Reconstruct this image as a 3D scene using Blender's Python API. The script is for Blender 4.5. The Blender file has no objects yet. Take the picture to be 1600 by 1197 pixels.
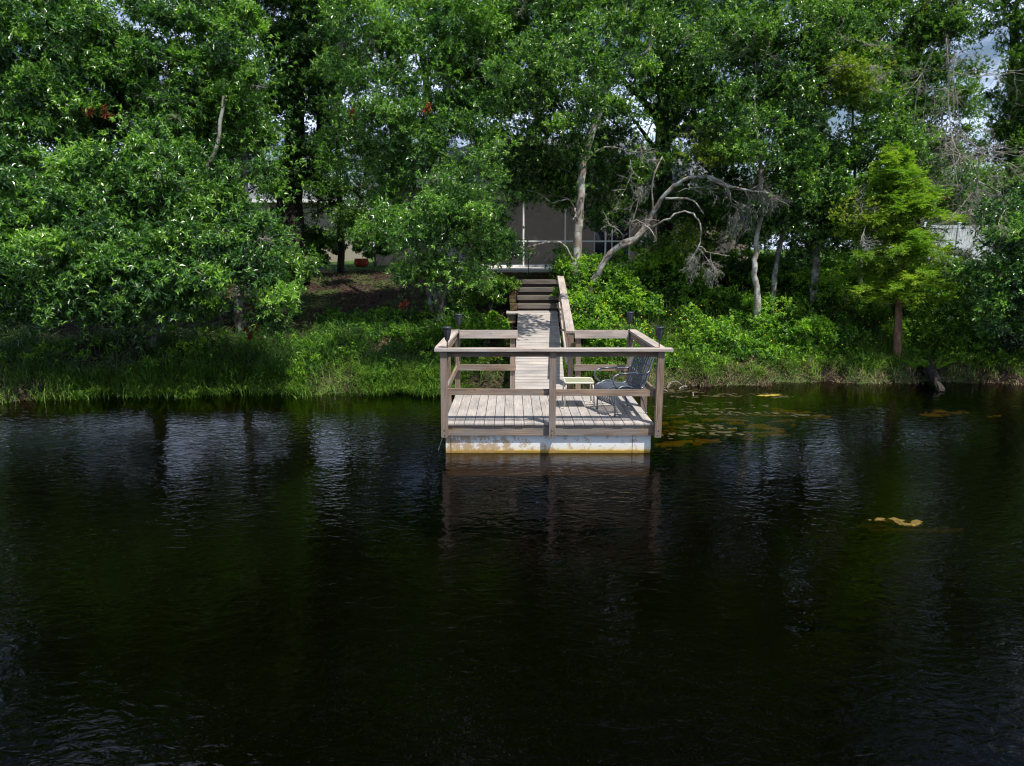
import bpy, math, random
import numpy as np
from mathutils import Vector, Matrix
random.seed(7); rng = np.random.default_rng(11)
R = math.radians
scene = bpy.context.scene

# ------------------------------------------------------------------ camera, light, exposure
CAM_Z, PITCH, FOC, CX, CY = 2.95, 10.7, 1109.0, 800.0, 598.5
cam_d = bpy.data.cameras.new('camera'); cam = bpy.data.objects.new('camera', cam_d)
scene.collection.objects.link(cam); scene.camera = cam
cam.location = (0, 0, CAM_Z); cam.rotation_euler = (R(90 - PITCH), 0, 0)
cam_d.sensor_width = 36; cam_d.lens = 36 * FOC / 1600; cam_d.clip_end = 3000; cam_d.clip_start = .05
SUN_DIR = Vector((0.33, -0.40, 1.0)).normalized()
sun_el = math.asin(SUN_DIR.z); sun_az = math.atan2(SUN_DIR.x, SUN_DIR.y)
world = bpy.data.worlds.new('World'); scene.world = world; world.use_nodes = True
wn = world.node_tree.nodes; wl = world.node_tree.links; wn.clear()
sky = wn.new('ShaderNodeTexSky'); sky.sky_type = 'NISHITA'; sky.sun_disc = False
sky.sun_elevation = sun_el; sky.sun_rotation = sun_az; sky.air_density = 1.0; sky.dust_density = .6
tc = wn.new('ShaderNodeTexCoord'); mp = wn.new('ShaderNodeMapping'); mp.inputs['Scale'].default_value = (1, 1, 2.6); mp.inputs['Location'].default_value = (3.3, 1.7, .4)
nz = wn.new('ShaderNodeTexNoise'); nz.inputs['Scale'].default_value = 3.2; nz.inputs['Detail'].default_value = 7
nz.inputs['Roughness'].default_value = .58
rp = wn.new('ShaderNodeValToRGB'); rp.color_ramp.elements[0].position = .46; rp.color_ramp.elements[1].position = .57
mx = wn.new('ShaderNodeMixRGB'); mx.inputs[2].default_value = (11.5, 13.6, 18, 1)
bg = wn.new('ShaderNodeBackground'); bg.inputs['Strength'].default_value = .068
wo = wn.new('ShaderNodeOutputWorld')
wl.new(tc.outputs['Generated'], mp.inputs[0]); wl.new(mp.outputs[0], nz.inputs[0]); wl.new(nz.outputs[0], rp.inputs[0])
wl.new(rp.outputs[0], mx.inputs[0]); wl.new(sky.outputs[0], mx.inputs[1]); wl.new(mx.outputs[0], bg.inputs[0]); wl.new(bg.outputs[0], wo.inputs[0])
sd = bpy.data.lights.new('sun', 'SUN'); sun = bpy.data.objects.new('sun', sd); scene.collection.objects.link(sun)
sd.energy = 5.0; sd.angle = R(.53); sd.color = (1.0, .955, .88)
sun.rotation_euler = SUN_DIR.to_track_quat('Z', 'Y').to_euler()
scene.view_settings.view_transform = 'Standard'; scene.view_settings.look = 'None'
scene.view_settings.exposure = 0.42; scene.view_settings.gamma = 1.0
scene.render.engine = 'CYCLES'
cy = scene.cycles
cy.pixel_filter_type = 'BLACKMAN_HARRIS'; cy.filter_width = 1.15; cy.max_bounces = 8; cy.diffuse_bounces = 3; cy.glossy_bounces = 3; cy.transmission_bounces = 3
cy.transparent_max_bounces = 8; cy.sample_clamp_indirect = 4; cy.caustics_reflective = False; cy.caustics_refractive = False

# ------------------------------------------------------------------ helpers
cp, sp = math.cos(R(PITCH)), math.sin(R(PITCH))
def P(px, py, Y):
    """world point at forward distance Y seen at photo pixel (px, py)"""
    a = (px - CX) / FOC; b = (CY - py) / FOC
    ry = cp + b * sp; rz = -sp + b * cp
    return np.array([a * Y / ry, Y, CAM_Z + rz * Y / ry])
def proj(pts):
    pts = np.atleast_2d(pts); d = pts - np.array([0, 0, CAM_Z])
    dep = d[:, 1] * cp - d[:, 2] * sp; up = d[:, 1] * sp + d[:, 2] * cp
    return CX + FOC * d[:, 0] / dep, CY - FOC * up / dep
def smooth(t): t = np.clip(t, 0, 1); return t * t * (3 - 2 * t)

def material(name, rough=.6, spec=.5, metallic=0.0):
    m = bpy.data.materials.new(name); m.use_nodes = True
    n = m.node_tree.nodes; b = n['Principled BSDF']
    b.inputs['Roughness'].default_value = rough; b.inputs['Specular IOR Level'].default_value = spec
    b.inputs['Metallic'].default_value = metallic
    return m, n, m.node_tree.links, b
def ramp(n, stops, interp='LINEAR'):
    r = n.new('ShaderNodeValToRGB'); e = r.color_ramp.elements; r.color_ramp.interpolation = interp
    while len(e) < len(stops): e.new(.5)
    for k, (p, c) in enumerate(stops): e[k].position = p; e[k].color = (*c, 1)
    return r
def noise(n, l, scale, detail=4, rough=.55, vec=None, dist=0):
    t = n.new('ShaderNodeTexNoise'); t.inputs['Scale'].default_value = scale; t.inputs['Detail'].default_value = detail
    t.inputs['Roughness'].default_value = rough; t.inputs['Distortion'].default_value = dist
    if vec is not None: l.new(vec, t.inputs['Vector'])
    return t
def mapping(n, l, src, scale=(1, 1, 1), rot=(0, 0, 0), loc=(0, 0, 0)):
    m = n.new('ShaderNodeMapping'); m.inputs['Scale'].default_value = scale; m.inputs['Rotation'].default_value = rot
    m.inputs['Location'].default_value = loc; l.new(src, m.inputs[0]); return m.outputs[0]
def mixc(n, l, fac, a, b, mode='MIX'):
    m = n.new('ShaderNodeMixRGB'); m.blend_type = mode
    for k, v in ((0, fac), (1, a), (2, b)):
        if hasattr(v, 'links'): l.new(v, m.inputs[k])
        elif k == 0: m.inputs[0].default_value = v
        else: m.inputs[k].default_value = (*v, 1)
    return m.outputs[0]
def bump(n, l, b, h, strength=.3, dist=.01):
    u = n.new('ShaderNodeBump'); u.inputs['Strength'].default_value = strength; u.inputs['Distance'].default_value = dist
    l.new(h, u.inputs['Height']); l.new(u.outputs[0], b.inputs['Normal']); return u

def leaf_mat(name, dark, mid, light, rough=.38, trans=.28, spec=.5, tcol=None):
    m, n, l, b = material(name, rough, spec)
    a = n.new('ShaderNodeAttribute'); a.attribute_name = 'tint'
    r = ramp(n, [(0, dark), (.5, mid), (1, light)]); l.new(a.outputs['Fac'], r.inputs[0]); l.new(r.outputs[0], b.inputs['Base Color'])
    t = n.new('ShaderNodeBsdfTranslucent')
    tr = mixc(n, l, 1.0, r.outputs[0], tcol or (1.5, 1.9, .45), 'MULTIPLY'); l.new(tr, t.inputs[0])
    ms = n.new('ShaderNodeMixShader'); ms.inputs[0].default_value = trans
    l.new(b.outputs[0], ms.inputs[1]); l.new(t.outputs[0], ms.inputs[2]); l.new(ms.outputs[0], n['Material Output'].inputs[0])
    return m
def bark_mat(name, c0, c1, c2, scale=9, lichen=None):
    m, n, l, b = material(name, .9, .2)
    tc = n.new('ShaderNodeTexCoord'); v = mapping(n, l, tc.outputs['Object'], (1, 1, .3))
    t = noise(n, l, scale, 6, .65, v, .4); r = ramp(n, [(.3, c0), (.52, c1), (.72, c2)]); l.new(t.outputs[0], r.inputs[0])
    out = r.outputs[0]
    if lichen:
        t2 = noise(n, l, 3.2, 5, .6, tc.outputs['Object']); r2 = ramp(n, [(.5, (0, 0, 0)), (.58, (1, 1, 1))]); l.new(t2.outputs[0], r2.inputs[0])
        out = mixc(n, l, r2.outputs[0], out, lichen)
    l.new(out, b.inputs['Base Color']); bump(n, l, b, t.outputs[0], .8, .02); return m
def wood_mat(name, c0, c1, c2, rough=.75, knots=True):
    m, n, l, b = material(name, rough, .25)
    uv = n.new('ShaderNodeUVMap'); uv.uv_map = 'grain'
    v = mapping(n, l, uv.outputs[0], (1.1, 36, 1)); t = noise(n, l, 2.2, 6, .62, v, .5)
    v2 = mapping(n, l, uv.outputs[0], (.8, 2.2, 1)); t2 = noise(n, l, 1.6, 4, .6, v2)
    r = ramp(n, [(.28, c0), (.5, c1), (.74, c2)]); l.new(t.outputs[0], r.inputs[0])
    r2 = ramp(n, [(.3, (.58, .60, .63)), (.7, (1.22, 1.18, 1.13))]); l.new(t2.outputs[0], r2.inputs[0])
    c = mixc(n, l, 1, r.outputs[0], r2.outputs[0], 'MULTIPLY')
    tg = noise(n, l, .9, 5, .65, mapping(n, l, uv.outputs[0], (1.3, 4, 1), (0, 0, 0), (5, 3, 0))); rg = ramp(n, [(.45, (0, 0, 0)), (.68, (.75, .75, .75))]); l.new(tg.outputs[0], rg.inputs[0])
    c = mixc(n, l, rg.outputs[0], c, (c1[0] * .95, c1[0] * .90, c1[0] * .86))
    if knots:
        v3 = mapping(n, l, uv.outputs[0], (2.6, 9, 1)); vo = n.new('ShaderNodeTexVoronoi'); vo.inputs['Scale'].default_value = .9
        l.new(v3, vo.inputs['Vector']); rk = ramp(n, [(.0, (1, 1, 1)), (.10, (0, 0, 0))]); l.new(vo.outputs['Distance'], rk.inputs[0])
        c = mixc(n, l, rk.outputs[0], c, (c0[0] * .4, c0[1] * .35, c0[2] * .3))
    l.new(c, b.inputs['Base Color']); bump(n, l, b, t.outputs[0], .5, .004); return m
def plain_mat(name, col, rough=.5, spec=.5, metallic=0, var=.15, scale=6):
    m, n, l, b = material(name, rough, spec, metallic)
    tc = n.new('ShaderNodeTexCoord'); t = noise(n, l, scale, 5, .6, tc.outputs['Object'])
    lo = tuple(c * (1 - var) for c in col); hi = tuple(min(1, c * (1 + var)) for c in col)
    r = ramp(n, [(.3, lo), (.7, hi)]); l.new(t.outputs[0], r.inputs[0]); l.new(r.outputs[0], b.inputs['Base Color']); return m

# ---- object bookkeeping
ORG = {}
def link(o, parent=None):
    scene.collection.objects.link(o)
    if parent is not None: o.parent = parent; ORG[o.name] = ORG[parent.name]
    return o
def tag(o, label=None, cat=None, group=None, kind=None):
    if label: o['label'] = label
    if cat: o['category'] = cat
    if group: o['group'] = group
    if kind: o['kind'] = kind
    return o
def thing(name, label, cat, loc, group=None):
    o = bpy.data.objects.new(name, None); o.empty_display_size = .1; o.location = tuple(loc)
    scene.collection.objects.link(o); ORG[o.name] = np.array(loc, float)
    return tag(o, label, cat, group)
def copy_tree(o, loc=None, rz=None, scale=None, label=None, parent=None):
    c = o.copy(); scene.collection.objects.link(c)
    if parent is not None: c.parent = parent
    if loc is not None: c.location = tuple(loc)
    if rz is not None: c.rotation_euler = (0, 0, rz)
    if scale is not None: c.scale = (scale,) * 3
    if label: c['label'] = label
    for ch in list(o.children): copy_tree(ch, parent=c)
    return c

def np_mesh(name, V, F, mat, parent=None, uv=None, tint=None, smooth_=False, org=None):
    """V (n,3); F (m,4) quads, or list of arrays of equal-width faces"""
    if org is None: org = ORG[parent.name] if parent is not None else np.zeros(3)
    V = np.asarray(V, np.float32) - np.asarray(org, np.float32)
    F = np.asarray(F, np.int32); k = F.shape[1]
    me = bpy.data.meshes.new(name); me.vertices.add(len(V)); me.vertices.foreach_set('co', V.ravel())
    me.loops.add(F.size); me.loops.foreach_set('vertex_index', F.ravel())
    me.polygons.add(len(F)); me.polygons.foreach_set('loop_start', np.arange(0, F.size, k, dtype=np.int32))
    me.polygons.foreach_set('loop_total', np.full(len(F), k, np.int32))
    if smooth_: me.polygons.foreach_set('use_smooth', np.ones(len(F), bool))
    else: me.polygons.foreach_set('use_smooth', np.zeros(len(F), bool))
    if uv is not None:
        u = me.uv_layers.new(name='grain'); u.data.foreach_set('uv', np.asarray(uv, np.float32).ravel())
    if tint is not None:
        a = me.attributes.new('tint', 'FLOAT', 'POINT'); a.data.foreach_set('value', np.asarray(tint, np.float32))
    me.update(calc_edges=True); me.validate()
    me.materials.append(mat)
    o = bpy.data.objects.new(name, me)
    if parent is None: ORG[o.name] = np.array(org, float); o.location = tuple(org); scene.collection.objects.link(o); ORG[o.name] = np.array(org, float)
    else: link(o, parent)
    return o

class MB:
    """collects boxes, tubes and lathes and links them as ONE mesh object"""
    def __init__(s): s.V = []; s.F = []; s.U = []; s.n = 0
    def add(s, V, F, U=None):
        V = np.asarray(V, float); F = np.asarray(F, int)
        if U is None:
            off = rng.random(2) * 10
            U = np.stack([V[F][..., 0] + V[F][..., 1] * .3 + off[0], V[F][..., 2] + off[1]], -1)
        s.V.append(V); s.F.append(F + s.n); s.U.append(np.asarray(U).reshape(-1, 2)); s.n += len(V)
    def box(s, c, size, rot=None, axis=None, taper=None):
        hx, hy, hz = [v / 2 for v in size]
        V = np.array([[x, y, z] for x in (-hx, hx) for y in (-hy, hy) for z in (-hz, hz)])
        if taper: V[V[:, 2] > 0, :2] *= taper
        F = [[0, 1, 3, 2], [4, 6, 7, 5], [0, 4, 5, 1], [2, 3, 7, 6], [0, 2, 6, 4], [1, 5, 7, 3]]
        ax = int(np.argmax(size)) if axis is None else axis
        off = rng.random(2) * 20; U = []
        for f in F:
            vv = V[f]; span = np.ptp(vv, axis=0); oth = [a for a in range(3) if a != ax]
            o = oth[0] if span[oth[0]] > span[oth[1]] else oth[1]
            U += [[v[ax] + off[0], v[o] + off[1] + (.31 if o == oth[0] else 0)] for v in vv]
        if rot is not None: V = V @ np.array(rot).T
        s.add(V + np.array(c), F, U)
    def beam(s, a, b, w, h, up=(0, 0, 1)):
        """square bar from a to b, w across, h along up"""
        a = np.array(a, float); b = np.array(b, float); d = b - a; L = np.linalg.norm(d); x = d / L
        y = np.cross(up, x); y /= np.linalg.norm(y); z = np.cross(x, y)
        s.box((a + b) / 2, (L, w, h), np.stack([x, y, z], 1), axis=0)
    def tube(s, pts, rad, seg=8, cap=True, jitter=0):
        pts = np.asarray(pts, float); n = len(pts); rad = np.broadcast_to(np.asarray(rad, float), (n,))
        t = np.gradient(pts, axis=0); t /= np.linalg.norm(t, axis=1)[:, None] + 1e-9
        ref = np.array([0, 0, 1.]) if abs(t[0, 2]) < .9 else np.array([1., 0, 0])
        ang = np.linspace(0, 2 * math.pi, seg, endpoint=False); rows = []
        for i in range(n):
            u = np.cross(ref, t[i]); u /= np.linalg.norm(u) + 1e-9; v = np.cross(t[i], u); ref = np.cross(t[i], u) * -1 if False else ref - t[i] * (ref @ t[i])
            nr = np.linalg.norm(ref); ref = ref / nr if nr > .15 else (np.array([1., 0, 0]) if abs(t[i, 0]) < .8 else np.array([0, 1., 0]))
            r = rad[i] * (1 + jitter * (rng.random(seg) - .5))
            rows.append(pts[i] + np.cos(ang)[:, None] * u * r[:, None] + np.sin(ang)[:, None] * v * r[:, None])
        V = np.concatenate(rows); j = np.arange(seg); j2 = (j + 1) % seg
        F = np.concatenate([np.stack([i * seg + j, i * seg + j2, (i + 1) * seg + j2, (i + 1) * seg + j], 1) for i in range(n - 1)])
        ln = np.concatenate([[0], np.cumsum(np.linalg.norm(np.diff(pts, axis=0), axis=1))]); off = rng.random() * 9
        U = []
        for i in range(n - 1):
            for q in range(seg): U += [[ln[i] + off, q * .05], [ln[i] + off, (q + 1) * .05], [ln[i + 1] + off, (q + 1) * .05], [ln[i + 1] + off, q * .05]]
        if cap:
            for i, rev in ((0, 1), (n - 1, 0)):
                V = np.concatenate([V, pts[i][None]]); c = len(V) - 1
                for q in range(0, seg, 2):
                    a, b, d = i * seg + q, i * seg + (q + 1) % seg, i * seg + (q + 2) % seg
                    f = [c, a, b, d] if not rev else [c, d, b, a]
                    F = np.concatenate([F, [f]]); U += [[0, 0]] * 4
        s.add(V, F, U)
    def lathe(s, prof, c=(0, 0, 0), seg=14):
        """prof [(r, z)...]"""
        ang = np.linspace(0, 2 * math.pi, seg, endpoint=False); c = np.array(c)
        V = np.concatenate([np.stack([r * np.cos(ang), r * np.sin(ang), np.full(seg, z)], 1) for r, z in prof]) + c
        j = np.arange(seg); j2 = (j + 1) % seg
        F = np.concatenate([np.stack([i * seg + j, i * seg + j2, (i + 1) * seg + j2, (i + 1) * seg + j], 1) for i in range(len(prof) - 1)])
        s.add(V, F)
    def strip(s, prof, w, th, c=0):
        """flat bar following profile points (3D), width vector w, thickness th"""
        for a, b in zip(prof[:-1], prof[1:]): s.beam(a, b, w, th, up=(0, 1, 0) if False else (0, 0, 1))
    def build(s, name, mat, parent=None, smooth_=False, org=None):
        V = np.concatenate(s.V); F = np.concatenate(s.F); U = np.concatenate(s.U)
        o = np_mesh(name, V, F, mat, parent, U, None, smooth_, org)
        return o

def crom(pts, k=6):
    """Catmull-Rom resampling"""
    p = np.asarray(pts, float); q = np.concatenate([[2 * p[0] - p[1]], p, [2 * p[-1] - p[-2]]]); out = []
    for i in range(1, len(q) - 2):
        for t in np.linspace(0, 1, k, endpoint=False):
            a, b, c, d = q[i - 1], q[i], q[i + 1], q[i + 2]
            out.append(.5 * ((2 * b) + (-a + c) * t + (2 * a - 5 * b + 4 * c - d) * t * t + (-a + 3 * b - 3 * c + d) * t ** 3))
    out.append(p[-1]); return np.array(out)
def unit(v): return v / (np.linalg.norm(v, axis=-1, keepdims=True) + 1e-9)

# ------------------------------------------------------------------ materials
M = {}
M['deck'] = wood_mat('weathered composite decking', (.23, .20, .19), (.36, .325, .298), (.49, .45, .415), .8, False)
M['ramp'] = wood_mat('weathered gangway boards', (.25, .22, .21), (.36, .325, .298), (.47, .43, .395), .8, False)
M['rail'] = wood_mat('brown weathered lumber', (.10, .062, .045), (.225, .158, .113), (.38, .30, .225))
M['cap'] = wood_mat('sun bleached lumber', (.23, .18, .15), (.42, .35, .30), (.58, .51, .45))
M['dark_wood'] = wood_mat('old dark timber', (.04, .03, .025), (.09, .068, .052), (.15, .12, .09))
M['stem'] = plain_mat('black powder coat', (.02, .022, .026), .45, .5)
M['metal'] = plain_mat('dark blue grey metal', (.095, .112, .145), .32, .7, .2)
M['white_metal'] = plain_mat('cream painted metal', (.58, .55, .44), .4, .5, 0, .06)
M['table_top'] = plain_mat('pale green frosted top', (.26, .27, .17), .5, .5, 0, .1)
M['bolt'] = plain_mat('galvanised bolt', (.35, .33, .30), .4, .5, .8)
M['white_alu'] = plain_mat('white aluminium', (.80, .80, .80), .4, .5, 0, .04)
M['concrete'] = plain_mat('pale patio concrete', (.50, .47, .43), .85, .2, 0, .2, 3)
M['bark_grey'] = bark_mat('grey oak bark', (.045, .038, .03), (.13, .115, .095), (.25, .23, .20), 10, (.30, .31, .27))
M['bark_dark'] = bark_mat('dark bark', (.012, .010, .008), (.035, .029, .023), (.075, .062, .048), 8)
M['bark_pale'] = bark_mat('pale mottled bark', (.08, .065, .05), (.24, .20, .165), (.42, .38, .33), 8, (.42, .42, .38))
M['bark_red'] = bark_mat('red brown cypress bark', (.09, .045, .028), (.22, .12, .075), (.34, .20, .14), 14)
M['dead_twig'] = bark_mat('bare grey twig', (.16, .14, .12), (.30, .27, .235), (.42, .39, .35), 20)
M['moss'] = leaf_mat('hanging grey moss', (.13, .13, .115), (.23, .23, .20), (.34, .34, .30), .9, .2, .1, (1, 1, 1))
G = lambda *a, **k: leaf_mat(*a, **k)
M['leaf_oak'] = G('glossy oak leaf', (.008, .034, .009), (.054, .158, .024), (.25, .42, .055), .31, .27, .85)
M['leaf_mid'] = G('mid green leaf', (.008, .032, .007), (.055, .156, .022), (.24, .39, .045), .32, .27, .8)
M['leaf_dark'] = G('dark evergreen leaf', (.010, .034, .008), (.042, .120, .018), (.17, .29, .034), .34)
M['leaf_yellow'] = G('yellow green leaf', (.05, .10, .012), (.12, .20, .02), (.26, .30, .03), .45, .35)
M['leaf_cypress'] = G('feathery cypress leaf', (.045, .11, .012), (.15, .27, .022), (.33, .42, .045), .6, .38, .3)
M['leaf_far'] = G('distant foliage', (.02, .055, .015), (.045, .11, .025), (.09, .17, .04), .6, .3, .3)
M['leaf_weed'] = G('weed leaf', (.014, .055, .006), (.092, .235, .016), (.32, .48, .035), .42, .36)
M['leaf_dead'] = G('rust brown dead leaf', (.10, .032, .014), (.20, .060, .022), (.30, .11, .04), .7, .2, .2, (1.4, .8, .4))
M['grass'] = G('bank grass blade', (.010, .028, .005), (.042, .115, .012), (.19, .31, .032), .5, .3)
M['dry_grass'] = G('dry straw', (.16, .12, .06), (.30, .24, .13), (.42, .36, .22), .8, .15, .2, (1, 1, .8))
M['litter'] = G('fallen leaf', (.035, .020, .013), (.10, .055, .034), (.24, .15, .10), .8, .05, .2, (1, 1, 1))
M['flower'] = G('yellow petal', (.55, .35, .01), (.70, .50, .02), (.8, .62, .05), .6, .2, .2, (1, 1, .6))

# ------------------------------------------------------------------ terrain
SX = np.array([-60, -14, -10, -8, -6, -2.5, 0, 3.4, 5.5, 8, 11.5, 16, 60.]); SY = np.array([12, 13.5, 13.8, 14.2, 14.6, 14.45, 14.6, 15.0, 15.55, 15.7, 15.6, 15.4, 13.])
def shore(x): return np.interp(x, SX, SY) + .14 * np.sin(x * 2.1) + .11 * np.sin(x * 5.3 + 1) + .07 * np.sin(x * 11 + 2 * np.sin(x * 1.7)) + .04 * np.sin(x * 23)
def height(x, y):
    x = np.asarray(x, float); y = np.asarray(y, float); s = y - shore(x)
    lip = .16 * smooth(s / .35)
    left = lip + 2.15 * smooth_lin(s, 9.2); right = lip + 1.95 * smooth_lin(s, 4.6)
    w = smooth((x + 2.6) / 2.2); up = left * (1 - w) + right * w
    lump = .07 * np.sin(x * 1.3 + y * .7) * np.sin(y * 1.1 - x * .4) * smooth(s / 1.5) + .03 * np.sin(x * 4.1) * np.sin(y * 3.7) * smooth(s)
    lump = lump * (1 - smooth((y - 20) / 3))
    down = np.where(s < 0, -1.6 * (1 - np.exp(np.minimum(s, 0) / 1.6)) * 1.0, 0)
    return np.where(s < 0, down, np.minimum(up, 2.33) + lump)
def smooth_lin(s, L):
    t = np.clip(s / L, 0, 1.3); return np.where(t < .85, t, .85 + .15 * (1 - np.exp(-(t - .85) / .15)))
def build_ground():
    xs = np.concatenate([[-1500, -500, -160, -80, -45, -30], np.arange(-22, 24.01, .16), [30, 45, 80, 160, 500, 1500]])
    ys = np.concatenate([[-1500, -400, -100, -30, 0, 6], np.arange(8, 13, .5), np.arange(13, 26, .12), [27, 29, 32, 36, 42, 50, 65, 100, 200, 500, 1600]])
    X, Y = np.meshgrid(xs, ys); Z = height(X, Y)
    V = np.stack([X, Y, Z], -1).reshape(-1, 3); nx = len(xs); i = np.arange(len(ys) - 1)[:, None] * nx + np.arange(nx - 1)[None]
    i = i.ravel(); F = np.stack([i, i + 1, i + nx + 1, i + nx], 1)
    m, n, l, b = material('bank soil and litter', .95, .15)
    g = n.new('ShaderNodeNewGeometry'); sep = n.new('ShaderNodeSeparateXYZ'); l.new(g.outputs['Position'], sep.inputs[0])
    t1 = noise(n, l, 14, 8, .7, g.outputs['Position']); t2 = noise(n, l, .8, 5, .6, g.outputs['Position'])
    soil = ramp(n, [(.3, (.010, .008, .006)), (.5, (.035, .024, .017)), (.64, (.085, .055, .038)), (.8, (.20, .15, .11))]); l.new(t1.outputs[0], soil.inputs[0])
    gr = ramp(n, [(.3, (.03, .07, .012)), (.7, (.09, .16, .03))]); l.new(t1.outputs[0], gr.inputs[0])
    mr = n.new('ShaderNodeMapRange'); mr.inputs[1].default_value = 23.5; mr.inputs[2].default_value = 26; l.new(sep.outputs['Y'], mr.inputs[0])
    r2 = ramp(n, [(.5, (0, 0, 0)), (.62, (.55, .55, .55))]); l.new(t2.outputs[0], r2.inputs[0])
    ad = n.new('ShaderNodeMath'); ad.operation = 'MAXIMUM'; l.new(mr.outputs[0], ad.inputs[0]); l.new(r2.outputs[0], ad.inputs[1])
    c = mixc(n, l, ad.outputs[0], soil.outputs[0], gr.outputs[0])
    dz = n.new('ShaderNodeMapRange'); dz.inputs[1].default_value = -.12; dz.inputs[2].default_value = -.8; l.new(sep.outputs['Z'], dz.inputs[0]); c = mixc(n, l, dz.outputs[0], c, (.004, .005, .003)); l.new(c, b.inputs['Base Color']); bump(n, l, b, t1.outputs[0], .9, .05)  # bed colour blackened with depth, standing in for light lost in murky water
    o = np_mesh('ground', V, F, m, None, smooth_=True); tag(o, kind='structure')
build_ground()

def build_water():
    V = [[-1400, -1400, 0], [1400, -1400, 0], [1400, 26, 0], [-1400, 26, 0]]
    m = bpy.data.materials.new('dark pond water'); m.use_nodes = True; n = m.node_tree.nodes; l = m.node_tree.links; n.clear()
    g = n.new('ShaderNodeNewGeometry'); pos = g.outputs['Position']
    # wind ripples: short crests about 9 cm apart, warped, in two crossing trains, plus a slower swell
    va = mapping(n, l, pos, (4.6, 8.2, 1), (0, 0, R(20))); a = noise(n, l, 1.0, 2.6, .5, va, 1.1)
    vb = mapping(n, l, pos, (8, 11, 1), (0, 0, R(-32))); b_ = noise(n, l, 1.0, 2, .5, vb, .5)
    vc = mapping(n, l, pos, (1.1, 1.9, 1), (0, 0, R(20))); c = noise(n, l, 1.0, 3, .5, vc)
    vd = mapping(n, l, pos, (.22, .35, 1)); d = noise(n, l, 1.0, 3, .5, vd)
    amp = ramp(n, [(.36, (.35, .35, .35)), (.50, (.8, .8, .8)), (.64, (1.5, 1.5, 1.5))]); l.new(d.outputs[0], amp.inputs[0])
    def mth(op, x, y):
        q = n.new('ShaderNodeMath'); q.operation = op
        for k, v in ((0, x), (1, y)):
            if hasattr(v, 'links'): l.new(v, q.inputs[k])
            else: q.inputs[k].default_value = v
        return q.outputs[0]
    h = mth('ADD', mth('MULTIPLY', a.outputs[0], 1.0), mth('MULTIPLY', b_.outputs[0], .45))
    h = mth('ADD', mth('MULTIPLY', h, amp.outputs[0]), mth('MULTIPLY', c.outputs[0], .55))
    # calmer near the bank
    sep = n.new('ShaderNodeSeparateXYZ'); l.new(pos, sep.inputs[0])
    mr = n.new('ShaderNodeMapRange'); mr.inputs[1].default_value = 14.8; mr.inputs[2].default_value = 12.6; mr.inputs[3].default_value = .6; mr.inputs[4].default_value = 1; l.new(sep.outputs['Y'], mr.inputs[0])
    bm = n.new('ShaderNodeBump'); bm.inputs['Distance'].default_value = .0085; l.new(h, bm.inputs['Height']); l.new(mr.outputs[0], bm.inputs['Strength'])
    gl = n.new('ShaderNodeBsdfGlossy'); gl.inputs['Roughness'].default_value = .015; l.new(bm.outputs[0], gl.inputs['Normal'])
    tr = n.new('ShaderNodeBsdfTransparent'); tr.inputs[0].default_value = (.30, .25, .10, 1)
    fr = n.new('ShaderNodeFresnel'); fr.inputs['IOR'].default_value = 1.333; l.new(bm.outputs[0], fr.inputs['Normal'])
    ms = n.new('ShaderNodeMixShader'); l.new(fr.outputs[0], ms.inputs[0]); l.new(tr.outputs[0], ms.inputs[1]); l.new(gl.outputs[0], ms.inputs[2])
    out = n.new('ShaderNodeOutputMaterial'); l.new(ms.outputs[0], out.inputs[0])
    o = np_mesh('pond_water', V, [[0, 1, 2, 3]], m); tag(o, kind='structure')
build_water()

# ------------------------------------------------------------------ floating dock
DX0, DX1, DY0, DY1, DZ = -.985, 2.065, 10.03, 12.38, .46
FZ = DZ - .184
dock = thing('floating_dock', 'floating wooden deck with a post and rail fence round it on a white float', 'dock', ((DX0 + DX1) / 2, (DY0 + DY1) / 2, 0))
def deck_boards():
    b = MB(); n = 21; w = (DX1 - DX0) / n
    for i in range(n):
        x = DX0 + (i + .5) * w; j = random.uniform(-.003, .003)
        b.box((x, (DY0 + DY1) / 2 - .012 + j, DZ - .0125 + random.uniform(-.0015, .0015)), (w - .009, DY1 - DY0 + .02, .025))
    b.build('decking', M['deck'], dock)
deck_boards()
def fascia():
    for (c, s) in ((((DX0 + DX1) / 2, DY0 + .019, DZ - .026 - .079), (DX1 - DX0 + .0, .038, .158)), (((DX0 + DX1) / 2, DY1 - .019, DZ - .026 - .079), (DX1 - DX0, .038, .158)),
                   ((DX0 + .019, (DY0 + DY1) / 2, DZ - .026 - .079), (.038, DY1 - DY0 - .08, .158)), ((DX1 - .019, (DY0 + DY1) / 2, DZ - .026 - .079), (.038, DY1 - DY0 - .08, .158))):
        b = MB(); b.box(c, s); b.build('fascia_board', M['rail'], dock)
    b = MB()
    for k in range(1, 5): b.box((DX0 + (DX1 - DX0) * k / 5, (DY0 + DY1) / 2, DZ - .11), (.038, DY1 - DY0 - .08, .14))
    b.build('joists', M['dark_wood'], dock)
fascia()
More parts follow.
